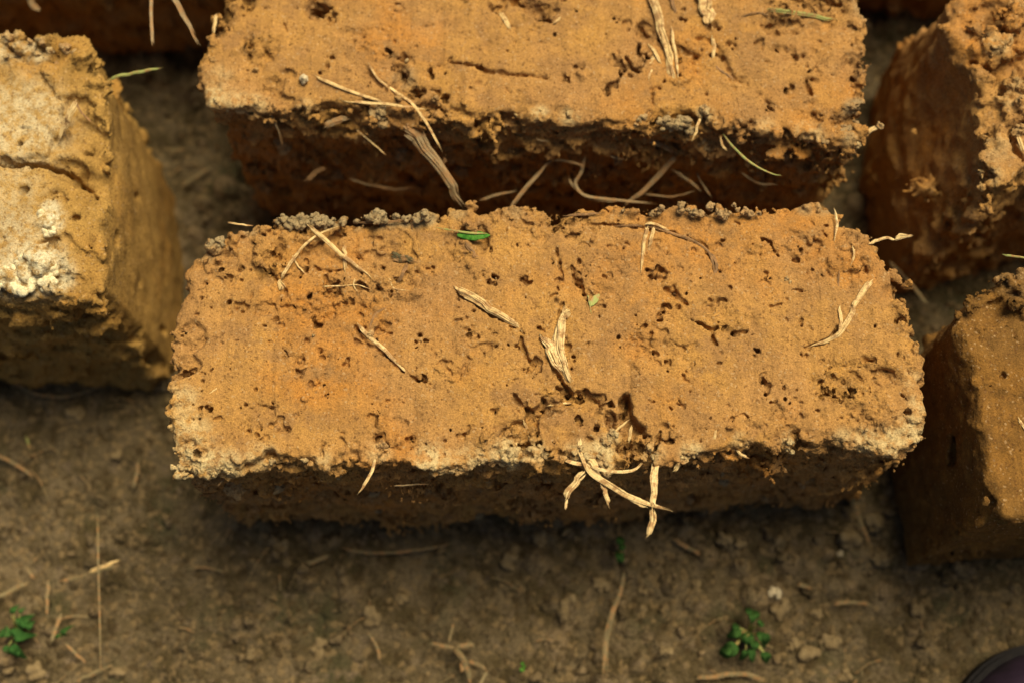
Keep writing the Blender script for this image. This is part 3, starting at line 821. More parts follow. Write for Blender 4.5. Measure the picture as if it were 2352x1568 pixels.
# ---------------------------------------------------------------- left brick
c = spot(-250, 380, 0)
left = empty('mud_brick', c, 'pale cracked mud brick at the left picture edge with a white crust on its corner', 'brick', 'mud bricks drying on edge')
top_left = [(-1300,60),(-600,62),(-100,66),(0,68),(60,74),(110,72),(140,84),(170,96),(188,118),(186,140),(176,158),(214,172),(236,196),(240,260),(238,340),(232,420),(236,500),(236,580),(232,650),(205,690),(150,682),(118,668),(80,660),(40,672),(0,664),(-80,668),(-600,668),(-1300,670)]
core_left = [(-1300,70),(190,95),(238,175),(238,650),(205,686),(-1300,676)]
brick_body(left, 0.0010, top_left, core_left, M_left, 51, rough_y=1.6, rough_x=0.22, round_k=0.003, pits=60, crumbs=200, edge_w=0.005, tears=50, chunks=120,
    rough_spots=[(60,110,90,.0015),(150,120,60,.001),(190,300,60,.0035),(150,380,40,.004),(200,430,50,.003),(180,240,40,.002),(90,660,60,.001)],
    dents=[([(150,215),(200,220),(240,300),(240,440),(200,430),(160,395),(0,385),(0,368),(60,370),(120,350),(150,290)], .0035, .5), ([(125,560),(150,540),(240,600),(240,680),(150,690)], .002, .3)],
    lumps=[(60,115,30,-.001,14),(110,100,26,-.001,12),(150,120,24,-.001,12),(20,95,30,-.002,12),(115,505,26,-.001,10),(85,610,44,-.001,20),(120,600,30,-.001,12),(20,640,30,-.001,14),(115,650,24,-.002,10),(60,640,30,-.001,10)],
    holes=[(8,372,10,.006),(185,470,8,.006),(178,500,8,.005),(190,340,9,.005),(120,455,7,.004),(50,330,7,.003),(100,430,6,.003),(115,560,10,.005)],
    cracks=[([(-30,372),(30,376),(60,372),(110,380),(160,395),(200,430),(214,450)], 9, .008), ([(85,560),(110,550),(130,545)], 6, .005), ([(100,455),(130,440),(150,460)], 5, .003), ([(90,160),(110,200),(140,230)], 5, .002)],
    pale=[(85,610,70,0,1),(120,510,32,0,1),(60,600,60,0,.9),(10,640,50,0,.9),(120,630,50,0,1),(80,118,34,0,.7),(20,110,50,0,.5),(115,480,26,0,.8),(20,560,110,0,.5),(40,290,130,0,.55),(0,440,110,0,.35)], fine=False)

# ---------------------------------------------------------------- brick at upper right
c = spot(2450, 150, 0)
ur = empty('mud_brick', c, 'mud brick at the upper right edge with a broken lumpy top and dark smooth side', 'brick', 'mud bricks drying on edge')
top_ur = [(2172,60),(2187,10),(2237,-30),(2322,-60),(2622,-90),(3622,-150),(3622,180),(2722,300),(2472,340),(2374,372),(2342,392),(2317,420),(2284,448),(2274,420),(2278,370),(2270,300),(2248,220),(2222,150),(2187,110)]
core_ur = [(2130,150),(2160,-90),(3600,-160),(3600,200),(2700,320),(2400,380),(2225,450),(2170,320)]
brick_body(ur, 0.0010, top_ur, core_ur, M_brick, 71, rough_y=1.3, rough_x=0.42, round_k=0.005, pits=40, crumbs=160, edge_w=0.006, tears=50, blend=0.085, chunks=120,
    rough_spots=[(2270,60,70,.002),(2330,60,50,.002),(2300,250,50,.001),(2340,20,40,.002),(2290,180,40,.001)],
    dents=[([(2250,150),(2290,130),(2400,90),(2500,130),(2500,190),(2340,185),(2280,210)], .006, .5), ([(2230,10),(2500,0),(2500,60),(2300,70)], .003, .5)],
    lumps=[(2275,110,36,0,16),(2240,70,26,-.001,10),(2300,100,30,.001,14),(2340,190,30,0,12),(2250,180,24,-.002,10),(2330,250,36,0,12),(2300,320,26,-.001,10),(2262,400,18,-.002,8),(2330,40,36,.002,14)],
    holes=[(2240,140,10,.006),(2275,300,10,.005),(2300,210,14,.008),(2340,300,14,.006)],
    cracks=[([(2352,280),(2325,300),(2330,340),(2352,375)], 9, .006), ([(2225,180),(2245,195),(2260,220)], 6, .004)],
    pale=[(2285,110,34,0,.8),(2300,100,24,0,.6),(2270,400,34,0,.5),(2330,230,40,0,.4),(2290,340,40,0,.3)], fine=True)

# ---------------------------------------------------------------- brick at lower right
c = spot(2480, 900, 0)
lr = empty('mud_brick', c, 'dark red-brown mud brick at the right edge, half out of the picture, rounded top corner', 'brick', 'mud bricks drying on edge')
top_lr = [(2198,735),(2205,712),(2225,690),(2255,662),(2290,640),(2330,622),(2400,606),(2900,560),(3000,1120),(2600,1165),(2400,1180),(2352,1184),(2310,1190),(2284,1180),(2276,1128),(2262,1040),(2245,930),(2225,830)]
brick_body(lr, 0.0011, top_lr, [(2195,745),(2240,680),(2340,625),(2900,565),(3000,1125),(2285,1188)], M_dark, 91, rough_y=0.8, rough_x=0.42, round_k=0.004, pits=60, crumbs=120, edge_w=0.004, tilt=(0.05, 0), tears=40, chunks=60,
    rough_spots=[(2260,690,60,.003),(2330,680,60,.002),(2300,720,50,.001)],
    lumps=[(2225,700,14,-.002,8),(2262,668,16,-.002,8),(2300,645,16,-.002,8),(2330,700,26,-.001,8)],
    holes=[(2305,860,7,.003),(2330,900,6,.003),(2310,790,6,.002),(2345,730,8,.003)], cracks=[([(2260,700),(2300,680),(2352,665)], 7, .003), ([(2290,730),(2352,715)], 5, .003)],
    pale=[(2350,650,40,0,.35),(2300,645,30,0,.3)], fine=False)

# ---------------------------------------------------------------- brick at upper left, only its dark front shows
c = spot(100, -350, 0)
ul = empty('mud_brick', c, 'dark streaked front of a mud brick in shade beyond the left brick, top left corner', 'brick', 'mud bricks drying on edge')
brick_body(ul, 0.0018, [(-1150,-560),(500,-560),(508,-400),(500,-190),(200,-196),(-300,-200),(-1150,-200)], [(-1150,-560),(500,-560),(500,-190),(-1150,-200)], M_brick, 111, rough_y=1.6, rough_x=0.4, round_k=0.004, pits=10, crumbs=120, fine=False)

c = spot(2500, -480, 0)
ub = empty('mud_brick', c, 'shaded foot of a mud brick in the dark top right corner, beyond the others', 'brick', 'mud bricks drying on edge')
brick_body(ub, 0.0020, [(1700,-640),(3300,-640),(3300,-300),(2600,-296),(1700,-300)], [(1700,-640),(3300,-640),(3300,-300),(1700,-300)], M_brick, 131, rough_y=1.6, rough_x=0.4, round_k=0.004, pits=10, crumbs=100, fine=False)

def on_face(px, py, a, b, out=0.0):
    """where the line of sight meets the upright face through top points a and b"""
    A = Vector(spot(*a)); B = Vector(spot(*b)); n = Vector(((B - A).y, -(B - A).x, 0)).normalized()
    d = ray(px, py); A = A + n * out
    return CAM + d * ((A - CAM).dot(n) / d.dot(n))
# ---------------------------------------------------------------- clods stuck to the bricks (parts)
mm = 0.001
k = 0
# grey crust along the back rim of the middle brick
for (px, py, rp, dz, sq) in [(672,510,20,2,(1.1,.9,.7)),(700,508,22,2.5,(1.2,.9,.7)),(730,508,20,2.5,(1.2,.9,.7)),(760,506,18,2.5,(1.3,.8,.7)),(790,506,16,2,(1.3,.8,.7)),(648,508,16,1.5,(1.1,.9,.7)),(845,500,13,2,(1,1,.8)),(868,494,17,3,(1,1,.9)),(882,503,14,2,(1,1,.8)),(912,498,14,2,(1.2,.9,.8)),(933,500,11,2,(1,1,.8)),
        (975,491,21,4,(1,1,.9)),(962,500,12,3,(1,1,.8)),(985,502,12,2,(1,1,.8)),(1516,478,17,4,(1,1,.9)),(1500,488,9,3,(1,1,.9)),(1560,482,14,3,(1,.9,.9)),(1566,471,9,4,(.8,1.2,.9)),(1582,478,11,3,(1,1,.9)),(1608,487,15,3,(1,.9,.8)),(1634,478,12,3,(1,1,.9)),(1645,486,10,3,(1,1,.9)),(1660,488,14,3,(1,1,.8)),(1688,470,12,5,(.8,1.2,1)),(1691,482,10,4,(1,1,1)),
        (1712,486,11,3,(1,1,.9)),(1727,487,12,3,(1,1,.9)),(1590,490,10,3,(1,1,.8)),(1433,484,9,3,(1.2,.8,.8)),(1675,486,9,3,(1,1,.9)),(1740,486,8,3,(1,1,.9)),(485,562,15,1.5,(1.2,.9,.8)),(505,556,12,1,(1,1,.8))]:
    k += 1
    rp *= (0.78, 1.12, 0.9, 1.3, 0.7)[k % 5]
    clod('clod', px + 3 * math.sin(k * 2.3), py + 2 + 3 * math.sin(k * 1.7), H + (dz - 0.8) * mm, rp, M_clod, mid, 300 + k, sq, 0.08 if px < 1000 else 0.25, 0.85 if px < 1000 else 0.5, n=22, ang=k)
# pale crumbs along its lower rim
for (px, py, rp, dz, pale, sq) in [(1172,1045,24,-2,.85,(1,1,.9)),(1205,1050,14,-2,.5,(1,1,.9)),(1250,1046,14,-2,.7,(1.2,.9,.8)),(1105,1052,16,-2,.5,(1,1,.9)),(1012,1068,20,-3,.8,(1,1,.9)),(1042,1075,14,-3,.6,(1,1,.9)),(1075,1070,15,-3,.6,(1,1,.9)),(1380,1055,22,-2,.9,(1,1.2,.9)),(1350,1050,16,-2,.8,(1,1,.9)),(1395,1085,15,-3,.8,(1,1,.9)),
        (1408,995,15,-0.5,.8,(1.2,.9,.8)),(1395,1018,12,-1,.8,(.9,1.2,.8)),(1330,1030,14,-2,.7,(1,1,.9)),(1508,1050,14,-3,.9,(.9,1.2,.9)),(1812,1013,12,-2,.85,(.9,1.1,1)),(1808,1028,9,-4,.8,(1,1,1)),(1818,1038,8,-5,.8,(1,1,1)),(1570,1052,12,-3,.8,(1,1,.9)),(1590,1038,14,-2,.6,(1,1,.9)),(1545,1045,12,-3,.5,(1,1,.9)),
        (2040,1022,16,-2,.8,(1,1,.9)),(2070,1015,14,-2,.8,(1,1,.9)),(2095,1005,14,-2,.9,(1,1,.9)),(2110,990,11,-2,.8,(1,1,.9)),(2010,1018,14,-2,.7,(1,1,.9)),(2055,1030,10,-4,.8,(1,1,.9)),(1985,1015,12,-2,.6,(1,1,.9)),(2112,935,10,-2,.7,(1,1,.9)),(415,1075,14,-2,.9,(1,1,.9)),(455,1078,14,-2,.9,(1,1,.9)),(500,1072,15,-2,.9,(1,1,.9)),(528,1080,12,-3,.7,(1,1,.9)),
        (740,1066,13,-3,.5,(1,1,.9)),(700,1055,10,-2,.4,(1,1,.9)),(1120,1042,12,-2,.4,(1,1,.9)),(625,1058,10,-2,.5,(1,1,.9)),(1140,1020,10,-1,.2,(1,1,.9)),(880,1022,14,0,.3,(1,1,.9)),(1010,690,0,0,0,None)]:
    if rp == 0: continue
    k += 1
    clod('clod', px, py, H + dz * mm, rp, M_clod, mid, 300 + k, sq, pale, 0.2, n=24, ang=k)
# crumbs low on its dark front
for (px, py, rp, z) in [(1455,1115,20,.108),(1480,1118,13,.106),(1665,1100,15,.108),(1655,1085,10,.112),(540,1120,26,.1),(1100,1180,16,.1),(1330,1190,18,.1),(1850,1100,22,.1),(980,1120,18,.1),(1580,1140,20,.1),(860,1130,16,.108),(870,1165,16,.100),(775,1085,14,.113),(1190,1100,12,.108),(1760,1135,22,.1),(1230,1140,18,.098),(1535,1075,10,.116),(640,1120,16,.108)]:
    k += 1
    z = on_face(px, py, (420,1075), (2100,1000), 0.0005).z
    clod('clod', px, py, z, rp * 1.15, M_clod, mid, 300 + k, (1, .8, .9), .1, .8 if rp < 17 else .25, n=24, ang=k)
# on the brick behind
for (px, py, rp, dz, pale, ash, sq, mt) in [(872,262,24,-3,.5,.3,(1,1,.9),M_clod),(855,280,20,-5,0,0,(1,1,.9),M_brick),(880,285,15,-5,.3,.3,(1,1,.9),M_clod),(1308,264,17,-2,.6,.2,(1.1,.9,.9),M_clod),(1328,272,13,-3,.7,.1,(1,1,.9),M_clod),(1475,272,14,-2,.5,.5,(1.2,.8,.9),M_clod),(1462,288,9,-4,.4,.2,(1,1,.9),M_clod),
        (1620,256,17,-1,.8,.1,(1,1,.9),M_clod),(1612,250,9,0,.4,.1,(1,1,.9),M_clod),(1662,288,11,-3,.5,.2,(1,1,.9),M_clod),(1690,290,10,-3,.3,.2,(1,1,.9),M_clod),(1645,285,10,-3,.3,0,(1,1,.9),M_brick),(1895,318,18,-3,.5,.2,(1,1,.9),M_clod),(1940,300,18,-2,.2,.6,(1,1,.9),M_clod),(1965,285,12,-3,.1,.7,(1,1,.9),M_clod),(1955,345,16,-7,.3,.4,(1,1,.9),M_clod),
        (500,236,14,-1,.9,0,(1.2,.8,.8),M_clod),(540,240,10,-1,.8,0,(1.2,.8,.8),M_clod),(490,140,12,-1,.1,.1,(.8,1.2,.9),M_brick),(915,225,12,1,.2,.2,(1,1,.8),M_brick),(1000,226,10,1,.2,.2,(1,1,.8),M_brick),(1070,-5,14,0,.2,0,(1,1,.8),M_brick),(935,140,7,1,.5,.2,(1,1,.8),M_clod)]:
    k += 1
    clod('clod', px, py, H + dz * mm, rp, mt, back, 300 + k, sq, pale, ash, n=24, ang=k)
def ash_(px): return px in (1540, 1565, 1583, 1525, 920, 1420, 1380)
for (px, py, rp, z, sq, pale) in [(1540,290,24,.121,(1.3,.7,.6),.35),(1565,283,26,.122,(1.4,.6,.6),.45),(1583,300,14,.119,(1,1,.6),.35),(1525,278,16,.123,(1.5,.6,.6),.4),(920,355,22,.100,(1,1,1),.1),(650,330,30,.104,(1,1,.9),0),(610,430,30,.06,(1,.8,1),0),(1060,395,26,.085,(.8,.9,1),0),(1420,360,20,.1,(1.3,.7,1),.1),(1620,335,26,.108,(1,.8,1),0),(1180,340,26,.1,(1,.8,1),0),(1790,350,28,.106,(1,.8,1),0),(775,400,28,.08,(1,.8,1),0),(1380,340,14,.105,(.7,1.2,1),.1),(1420,440,14,.07,(1,1,1),.1),(1740,400,26,.09,(1.2,.8,1),0)]:
    k += 1
    if py > 310: z = on_face(px, py, (486,235), (1960,300), 0.001).z
    clod('clod', px, py, z, rp, M_clod if ash_(px) else M_brick, back, 300 + k, sq, pale, .6, n=26, ang=0.35 if px in (1540, 1565, 1525) else k)
for (px, py, rp, dz, pale) in [(85,125,11,3,.9),(115,118,12,3,.9),(70,95,9,3,.6),(50,110,16,1,.4),(150,112,18,1,.5),(20,85,18,1,.5),(95,95,12,2,.6),(172,125,15,-1,.4),(130,150,12,-1,.1)]:
    k += 1
    clod('clod', px, py, H + dz * mm, rp, M_clod, left, 300 + k, (1, 1, .85), pale, .1, n=20, ang=k, rough=.7)
for (px, py, rp, dz, pale) in [(45,655,34,-1,1),(90,640,36,-1,1),(105,500,24,0,1),(112,530,20,0,1),(80,590,34,0,1),(115,610,32,-1,1),(60,620,26,-1,.9),(110,648,26,-2,1),(20,630,26,-1,.9),(-10,650,24,-1,.8)]:
    k += 1
    clod('chalky_lump', px, py, H + dz * mm, rp, M_chalk, left, 300 + k, (1.15, 1.1, .30), pale, 0, n=12, ang=k, rough=.22, h=rp * MPP / 16)
for (px, py, rp, dz, pale) in [(2285,112,30,2,.6),(2310,95,22,2,.5),(2262,100,16,1,.3),(2335,200,24,0,.3),(2255,430,12,-4,.3),(2340,300,22,0,.3),(2340,15,26,3,.2)]:
    k += 1
    clod('clod', px, py, H + dz * mm, rp, M_brick, ur, 300 + k, (1, 1, .7), pale, .1, n=26, ang=k)

# ---------------------------------------------------------------- straw bedded in the middle brick (parts)
def zs(pts, zz):
    if not hasattr(zz, '__len__'): zz = [zz] * len(pts)
    zz = np.interp(np.linspace(0, 1, len(pts)), np.linspace(0, 1, len(zz)), zz)
    return [(p[0], p[1], H + z * mm) for p, z in zip(pts, zz)]
S = 0
def emb(parent, pts, w, zz, mat=None, **kw):
    global S
    S += 1
    P = zs(pts, zz)
    if mat is None or mat is M_straw_pale: w = w * 1.2 + 0.5
    hs = [top_at(parent, p[0], p[1]) for p in P]
    P = [(p[0], p[1], p[2] + (q - H)) for p, q in zip(P, hs)]
    return straw(kw.pop('name', 'straw'), P, w, mat or M_straw, parent, seed=S * 7, **kw)
emb(mid, [(1048,664),(1100,692),(1150,722),(1205,765)], 17, (1.1, 1.0, .8, -.7), flat=.6, taper=(.95,.35), jit=.2, n=60)
emb(mid, [(1052,672),(1100,700),(1150,728)], 6, (.9,.9,.7))
emb(mid, [(1040,655),(1060,672),(1075,684)], 5, (0.8, 0.6), flat=.5)
emb(mid, [(818,740),(850,775),(885,805),(912,832),(940,862)], 8, (.8,.6,.5,.1,-.3), M_straw_pale, taper=(.3,.3), split=2)
emb(mid, [(893,703),(862,722),(852,745),(850,770)], 5, (.2,.1,-.2), M_straw_brown)
emb(mid, [(848,762),(858,772)], 13, (.8,.8), n=8)
emb(mid, [(780,520),(740,535),(705,558),(675,595),(652,628),(645,645)], 5.5, (2.5,3,2.5,2,1,.4), flat=.7, width=(.5,.6,.8,1,1.2,1.3))
emb(mid, [(646,640),(645,652),(648,668)], 15, (1,1,.8), n=12, flat=.2, width=(.3,.8,1.2))
emb(mid, [(672,588),(685,612),(705,632)], 3, (1.2,.6,0))
emb(mid, [(790,560),(791,590),(793,632)], 8, (1.2,.5,-.1), split=2)
emb(mid, [(740,658),(785,657),(820,655),(850,664)], 4, (.8,1.2,1,.5), M_straw)
emb(mid, [(815,640),(812,656),(822,672)], 3, (.8,1,.5), M_straw)
emb(mid, [(895,640),(905,662),(940,668)], 3.5, (.4,.3,.1), M_straw)
emb(mid, [(938,600),(925,630),(910,655)], 10, (.2,.2,-.2), M_straw_brown, split=3)
emb(mid, [(1300,705),(1286,735),(1282,770),(1284,800),(1296,850),(1313,888)], 22, (1.7,1.5,1.1,.9,.9,.5), M_straw_pale, flat=.3, width=(.35,.6,1,1.1,.9,.6,.25), lumps=.5, jit=.3, n=60)
emb(mid, [(1290,720),(1284,780),(1300,850),(1312,880)], 7, (2,1.7,1.6,1.1), M_straw_pale, flat=.7)
emb(mid, [(1242,765),(1258,790),(1275,825),(1290,855)], 20, (1.2,1,.9), M_straw_pale, flat=.2, width=(.2,1,1.1,.6), lumps=.5, jit=.3, n=40)
emb(mid, [(1308,712),(1302,722),(1296,735)], 16, (1.8,1.6), n=8, flat=.5)
emb(mid, [(1487,518),(1479,560),(1472,638)], 8, (1.5,1,.2), split=2, spread=.5, taper=(.8,.4))
emb(mid, [(1502,520),(1497,545),(1490,570)], 7, (1.5,1,.6), taper=(.9,.2))
emb(mid, [(1478,516),(1500,513),(1525,524),(1540,530)], 8, (1.2,1.4,.5), M_straw)
emb(mid, [(1400,520),(1450,517),(1500,521),(1545,537),(1590,552),(1625,575),(1636,600),(1640,625),(1641,645)], 6, (.1,.2,.3,.3,.3,.2), M_straw_brown, flat=.7)
emb(mid, [(1630,580),(1645,605),(1640,640)], 7, (.4,.3,0), M_straw_brown, split=2)
emb(mid, [(2005,642),(1985,668),(1965,695),(1955,718)], 11, (.8,1,1.2), split=3, flat=.5, lumps=.5)
emb(mid, [(1962,700),(1950,735),(1925,768),(1895,785),(1850,797)], 11, (1,.8,.5,.2,-.2), split=3, spread=.45, flat=.5, taper=(.7,.2))
emb(mid, [(1928,700),(1932,735),(1925,765)], 6, (.6,.5,.3), taper=(.2,.9))
emb(mid, [(1914,478),(1920,500),(1924,515),(1918,540),(1915,558)], 5, (3,2.4,2,1.2,.3), M_straw_pale, lumps=.5)
emb(mid, [(1958,565),(1962,585),(1952,615)], 4, (1,1.2,.4))
emb(mid, [(1992,563),(2015,553),(2040,548),(2065,552)], 6, (-.5,1,2,2.5), M_straw_pale, lumps=.3)
emb(mid, [(2052,552),(2068,544),(2082,541),(2098,543)], 13, (2.5,3,3), M_straw_pale, n=12, flat=.4, width=(.5,1,.5,.2))
emb(mid, [(1928,620),(1925,650),(1928,680)], 5, (.1,0,-.2), M_straw_brown)
emb(mid, [(1350,678),(1354,695),(1357,722)], 4.5, (1.2,1,.4), M_straw_green)
emb(mid, [(1200,960),(1212,990),(1224,1016)], 5, (0,-.5,-1.2))
emb(mid, [(1255,932),(1290,926),(1322,926)], 4, (-1.8,-1.6,-1.8))
emb(mid, [(1180,1035),(1190,1005)], 5, (-1.5,-1.5))
emb(mid, [(1400,1005),(1425,980),(1447,962)], 4, (0,.4,-.5), lumps=.5)
emb(mid, [(1402,1012),(1390,1030),(1386,1050)], 3.5, (-1,-1.5))
emb(mid, [(1450,975),(1447,1000),(1444,1018)], 5, (-1,-2,-3))
emb(mid, [(1645,985),(1642,1010),(1638,1038)], 6, (.3,-.2,-2), M_straw)
emb(mid, [(1686,1025),(1702,1042),(1722,1052)], 4.5, (-1.5,-2,-2), M_straw_pale, lumps=.3)
emb(mid, [(1545,1085),(1565,1060),(1600,1040)], 8, (-4,-3,-2), split=2, taper=(.3,.8), lumps=.5)
emb(mid, [(862,1025),(860,1060),(845,1100),(820,1135)], 5.5, (-.3,.5,-1,-3), M_straw_pale, width=(.4,.8,1,1,.5))
emb(mid, [(1335,1022),(1340,1060),(1375,1095),(1430,1130),(1480,1155),(1545,1170)], 14, (-.5,1,2,1,0,-1), M_straw_pale, split=2, spread=.42, lumps=.25, taper=(.5,.8))
emb(mid, [(1335,1005),(1336,1045),(1355,1085),(1400,1120)], 8, (0,1.5,2.6,2), M_straw_pale)
emb(mid, [(1345,1078),(1325,1105),(1308,1130),(1298,1150)], 16, (1,0,-1,-2), M_straw_pale, jit=.3, lumps=.7, taper=(.6,.8))
emb(mid, [(1303,1145),(1300,1158),(1299,1172)], 5, (-2,-2), M_straw_pale, n=8)
emb(mid, [(1345,1030),(1360,1055),(1372,1085),(1392,1118)], 14, (-1,0,1.2,.8), M_straw_pale, flat=.4)
emb(mid, [(1330,1040),(1345,1062),(1350,1085)], 16, (-1.5,-.5,.5), M_straw_pale, flat=.4, lumps=.5)
emb(mid, [(1420,1118),(1455,1150),(1490,1166)], 6, (.8,.2,-.6), M_straw_pale)
emb(mid, [(1512,1058),(1505,1090),(1510,1118)], 9, (-2,-1,0), M_straw_pale, lumps=.6)
emb(mid, [(1380,1105),(1392,1135),(1402,1166)], 9, (1,.5,-.5), M_straw_pale, taper=(.6,.1))
emb(mid, [(1500,1048),(1501,1090),(1500,1140),(1498,1165)], 13, (-3,-1,0,.5), M_straw_pale, lumps=.7, taper=(.7,.9), jit=.3)
emb(mid, [(1498,1160),(1500,1190),(1494,1215),(1482,1240)], 13, (.6,1,1,1), M_straw_pale, taper=(.8,.6))
emb(mid, [(1275,1048),(1310,1062),(1350,1068),(1380,1078),(1430,1084),(1455,1078),(1490,1048)], 6.5, (-2,0,3.6,3.8,1,0,-3), M_straw_pale, lumps=.3)
emb(mid, [(523,512),(550,516),(582,519)], 4.5, (0,.5,.5), M_straw)
emb(mid, [(1068,556),(1085,580),(1108,608)], 11, (.5,.2,-.5), M_straw_brown, split=2)
emb(mid, [(945,500),(947,530)], 5, (.6,.2), M_straw_brown)
emb(mid, [(820,512),(880,512),(945,502)], 8, (1.8,2,2.2), M_straw_brown, split=2)
emb(mid, [(1540,668),(1562,680),(1582,697)], 10, (-.9,-.8,-.9), M_straw_brown, split=2)
emb(mid, [(1385,490),(1330,494),(1290,497)], 6, (.6,.8,.6), M_straw_brown)
emb(mid, [(500,1115),(530,1085),(580,1078),(640,1070)], 4, (-13,-11,-10,-10), M_straw_dull)
emb(mid, [(810,1035),(800,1020)], 3, (.2,.2)); emb(mid, [(480,905),(500,890)], 3, (.1,.1))
emb(mid, [(905,1115),(985,1110)], 4, (-14,-14), M_straw_dull)
emb(mid, [(892,582),(925,590),(962,604)], 22, (.9,.9,.5), M_straw_dark, flat=.45, width=(.9,1,.5), name='husk_chip')
emb(mid, [(900,596),(935,603)], 8, (.5,.3), M_straw_dark, name='husk_chip')
leaf_blade('leaf_scrap', 1365, 690, H + .9 * mm, 38, 16, -2.2, M_straw_green, mid, seed=4)
for (px, py, r) in [(1808,640,8),(1815,648,6),(1655,970,0),(1140,640,6),(630,1000,6),(1820,545,4),(1010,590,0),(720,770,5),(1360,1000,6)]:
    if r: k += 1; clod('grit', px, py, H + .4 * mm, r, M_clod, mid, 900 + k, (1, 1, .7), .5, 0, n=10)

# ---------------------------------------------------------------- straw bedded in the other bricks (parts)
emb(back, [(1490,-40),(1506,20),(1522,70),(1534,130),(1546,200)], 20, (2.2,2,1.6,1.2,.3), taper=(1,.3), flat=.55, jit=.25, n=60)
emb(back, [(1520,75),(1538,140),(1550,195)], 8, (2,1.6,.8))
emb(back, [(1540,60),(1552,130),(1558,190)], 6, (1,.8,.2))
emb(back, [(1488,98),(1505,125),(1522,150)], 7, (.5,1,.3)); emb(back, [(1505,118),(1497,150),(1488,190)], 11, (-.5,0,0), split=2)
emb(back, [(1525,-30),(1545,10),(1555,45)], 10, (.6,.5,.1), M_straw_brown, split=2)
emb(back, [(1600,-40),(1615,0),(1628,40),(1622,60)], 30, (2,2,1.8,1), flat=.25, lumps=.4, jit=.3)
emb(back, [(1635,60),(1640,100),(1638,148)], 9, (.5,.5,.2), split=2); emb(back, [(1636,145),(1662,168),(1690,185)], 8, (.1,.1,-.4), M_straw_brown)
emb(back, [(1760,22),(1810,28),(1860,36),(1925,45)], 12, (1,1.2,1.2,.6), M_straw_green, split=2, taper=(.6,.9)); emb(back, [(1700,40),(1740,30),(1790,45)], 5, (.3,1,.3), M_straw_brown)
emb(back, [(1148,28),(1160,45),(1176,72)], 13, (.6,.8,.2), M_straw, split=2, taper=(.4,.6)); emb(back, [(1270,55),(1290,40)], 5, (.3,.3))
emb(back, [(499,30),(494,55),(488,88)], 8, (1,.8,-1)); emb(back, [(484,95),(477,112)], 6, (-1,-2))
emb(back, [(1962,330),(1985,312),(2000,300),(2018,290)], 13, (-4,-2,-1,0), lumps=.9, taper=(.6,1), mat=M_straw)
k += 1; clod('clod', 2020, 290, H, 11, M_clod, back, 1300, (1, 1, .9), .6, .2, n=18)
k += 1; clod('clod', 1972, 334, H - 4 * mm, 12, M_clod, back, 1301, (1, 1, .9), .7, 0, n=18)
emb(back, [(843,140),(868,180),(905,208),(945,238),(975,275),(1000,320),(1016,350)], 5, (1.5,1,1,1.5,3,0,-4), lumps=.2, width=(.5,.8,1,1.1,1,.9,.7))
emb(back, [(722,174),(760,192),(800,208),(850,225),(890,238)], 6, (2,1.6,1.6,1.5,1.5), lumps=.2)
emb(back, [(775,231),(830,236),(890,240),(940,248),(985,252)], 5.5, (1,1.2,2.2,1.5,.5), lumps=.2)
emb(back, [(820,300),(850,325),(886,356)], 4, (-12,-13,-15), M_straw)
emb(back, [(1660,308),(1690,345),(1735,382),(1775,400),(1798,404)], 5.5, (-4,-4,-3,-3,-3), M_straw_green, width=(.8,1,1,.7,.3))
emb(back, [(1612,262),(1603,285),(1598,305),(1588,328)], 5, (-1,-2,-3,-4), lumps=.6)
emb(back, [(1655,315),(1660,335),(1672,348)], 4, (-5,-6,-7), lumps=.5)
emb(back, [(925,285),(950,310),(985,350),(1020,400),(1045,440),(1068,478)], 34, (-5,-8,-13,-18,-22,-26), M_straw_dull, jit=.25, n=60, flat=.7, lumps=.3, width=(1.5,1.3,1,.75,.65,.5))
emb(back, [(1165,490),(1200,440),(1240,395),(1272,368),(1320,380)], 7, (-36,-34,-32,-30,-30), M_straw_dull)
emb(back, [(1345,350),(1335,395),(1322,425),(1345,452),(1400,462),(1440,460)], 9, (-30,-32,-34,-36,-36,-36), M_straw_dull)
emb(back, [(1465,305),(1510,330),(1556,355)], 17, (-14,-20,-26), M_straw_dull, split=2); emb(back, [(1556,355),(1500,415),(1430,480)], 15, (-26,-34,-40), M_straw_dull, split=2)
emb(back, [(1540,388),(1580,415),(1612,442)], 10, (-34,-36,-38), M_straw_dull, lumps=.5); emb(back, [(1598,395),(1615,425),(1635,455)], 6, (-36,-38,-40), M_straw_dull)
emb(back, [(1372,320),(1385,345),(1405,360),(1450,368)], 10, (-22,-24,-26,-26), M_straw_dull, lumps=.8)
emb(back, [(740,295),(770,280),(805,272)], 20, (-10,-8,-6), M_straw_dull, lumps=.8, split=2)
emb(back, [(1180,262),(1205,268),(1240,264)], 11, (-1,-1,-2), split=2); emb(back, [(1430,275),(1460,282),(1490,290)], 5, (-2,-3,-4))
for (q, w_, zz_) in [([(1175,478),(1235,405),(1270,370),(1330,378),(1345,385)], 6, (-33,-30,-28,-28,-30)), ([(1305,408),(1320,430),(1350,452),(1430,462),(1510,470)], 7, (-36,-35,-35,-36,-38)), ([(1470,445),(1540,452),(1600,438)], 5, (-40,-40,-38)), ([(1100,462),(1140,448),(1190,438)], 6, (-42,-40,-40)),
        ([(700,420),(730,395),(750,385)], 14, (-40,-38,-36)), ([(1000,395),(1015,375),(1022,360)], 12, (-30,-26,-24)), ([(620,260),(640,300),(650,340)], 5, (-6,-14,-22)), ([(1230,320),(1260,326)], 5, (-14,-15)), ([(1700,395),(1740,420),(1790,425)], 6, (-30,-33,-35)), ([(855,428),(905,436),(950,430)], 8, (-44,-46,-46))]:
    emb(back, q, w_, zz_, M_straw_dull if w_ < 8 else M_straw_brown, lumps=.3)
emb(back, [(800,410),(850,425),(910,432)], 7, (-45,-50,-55), M_straw_dull)
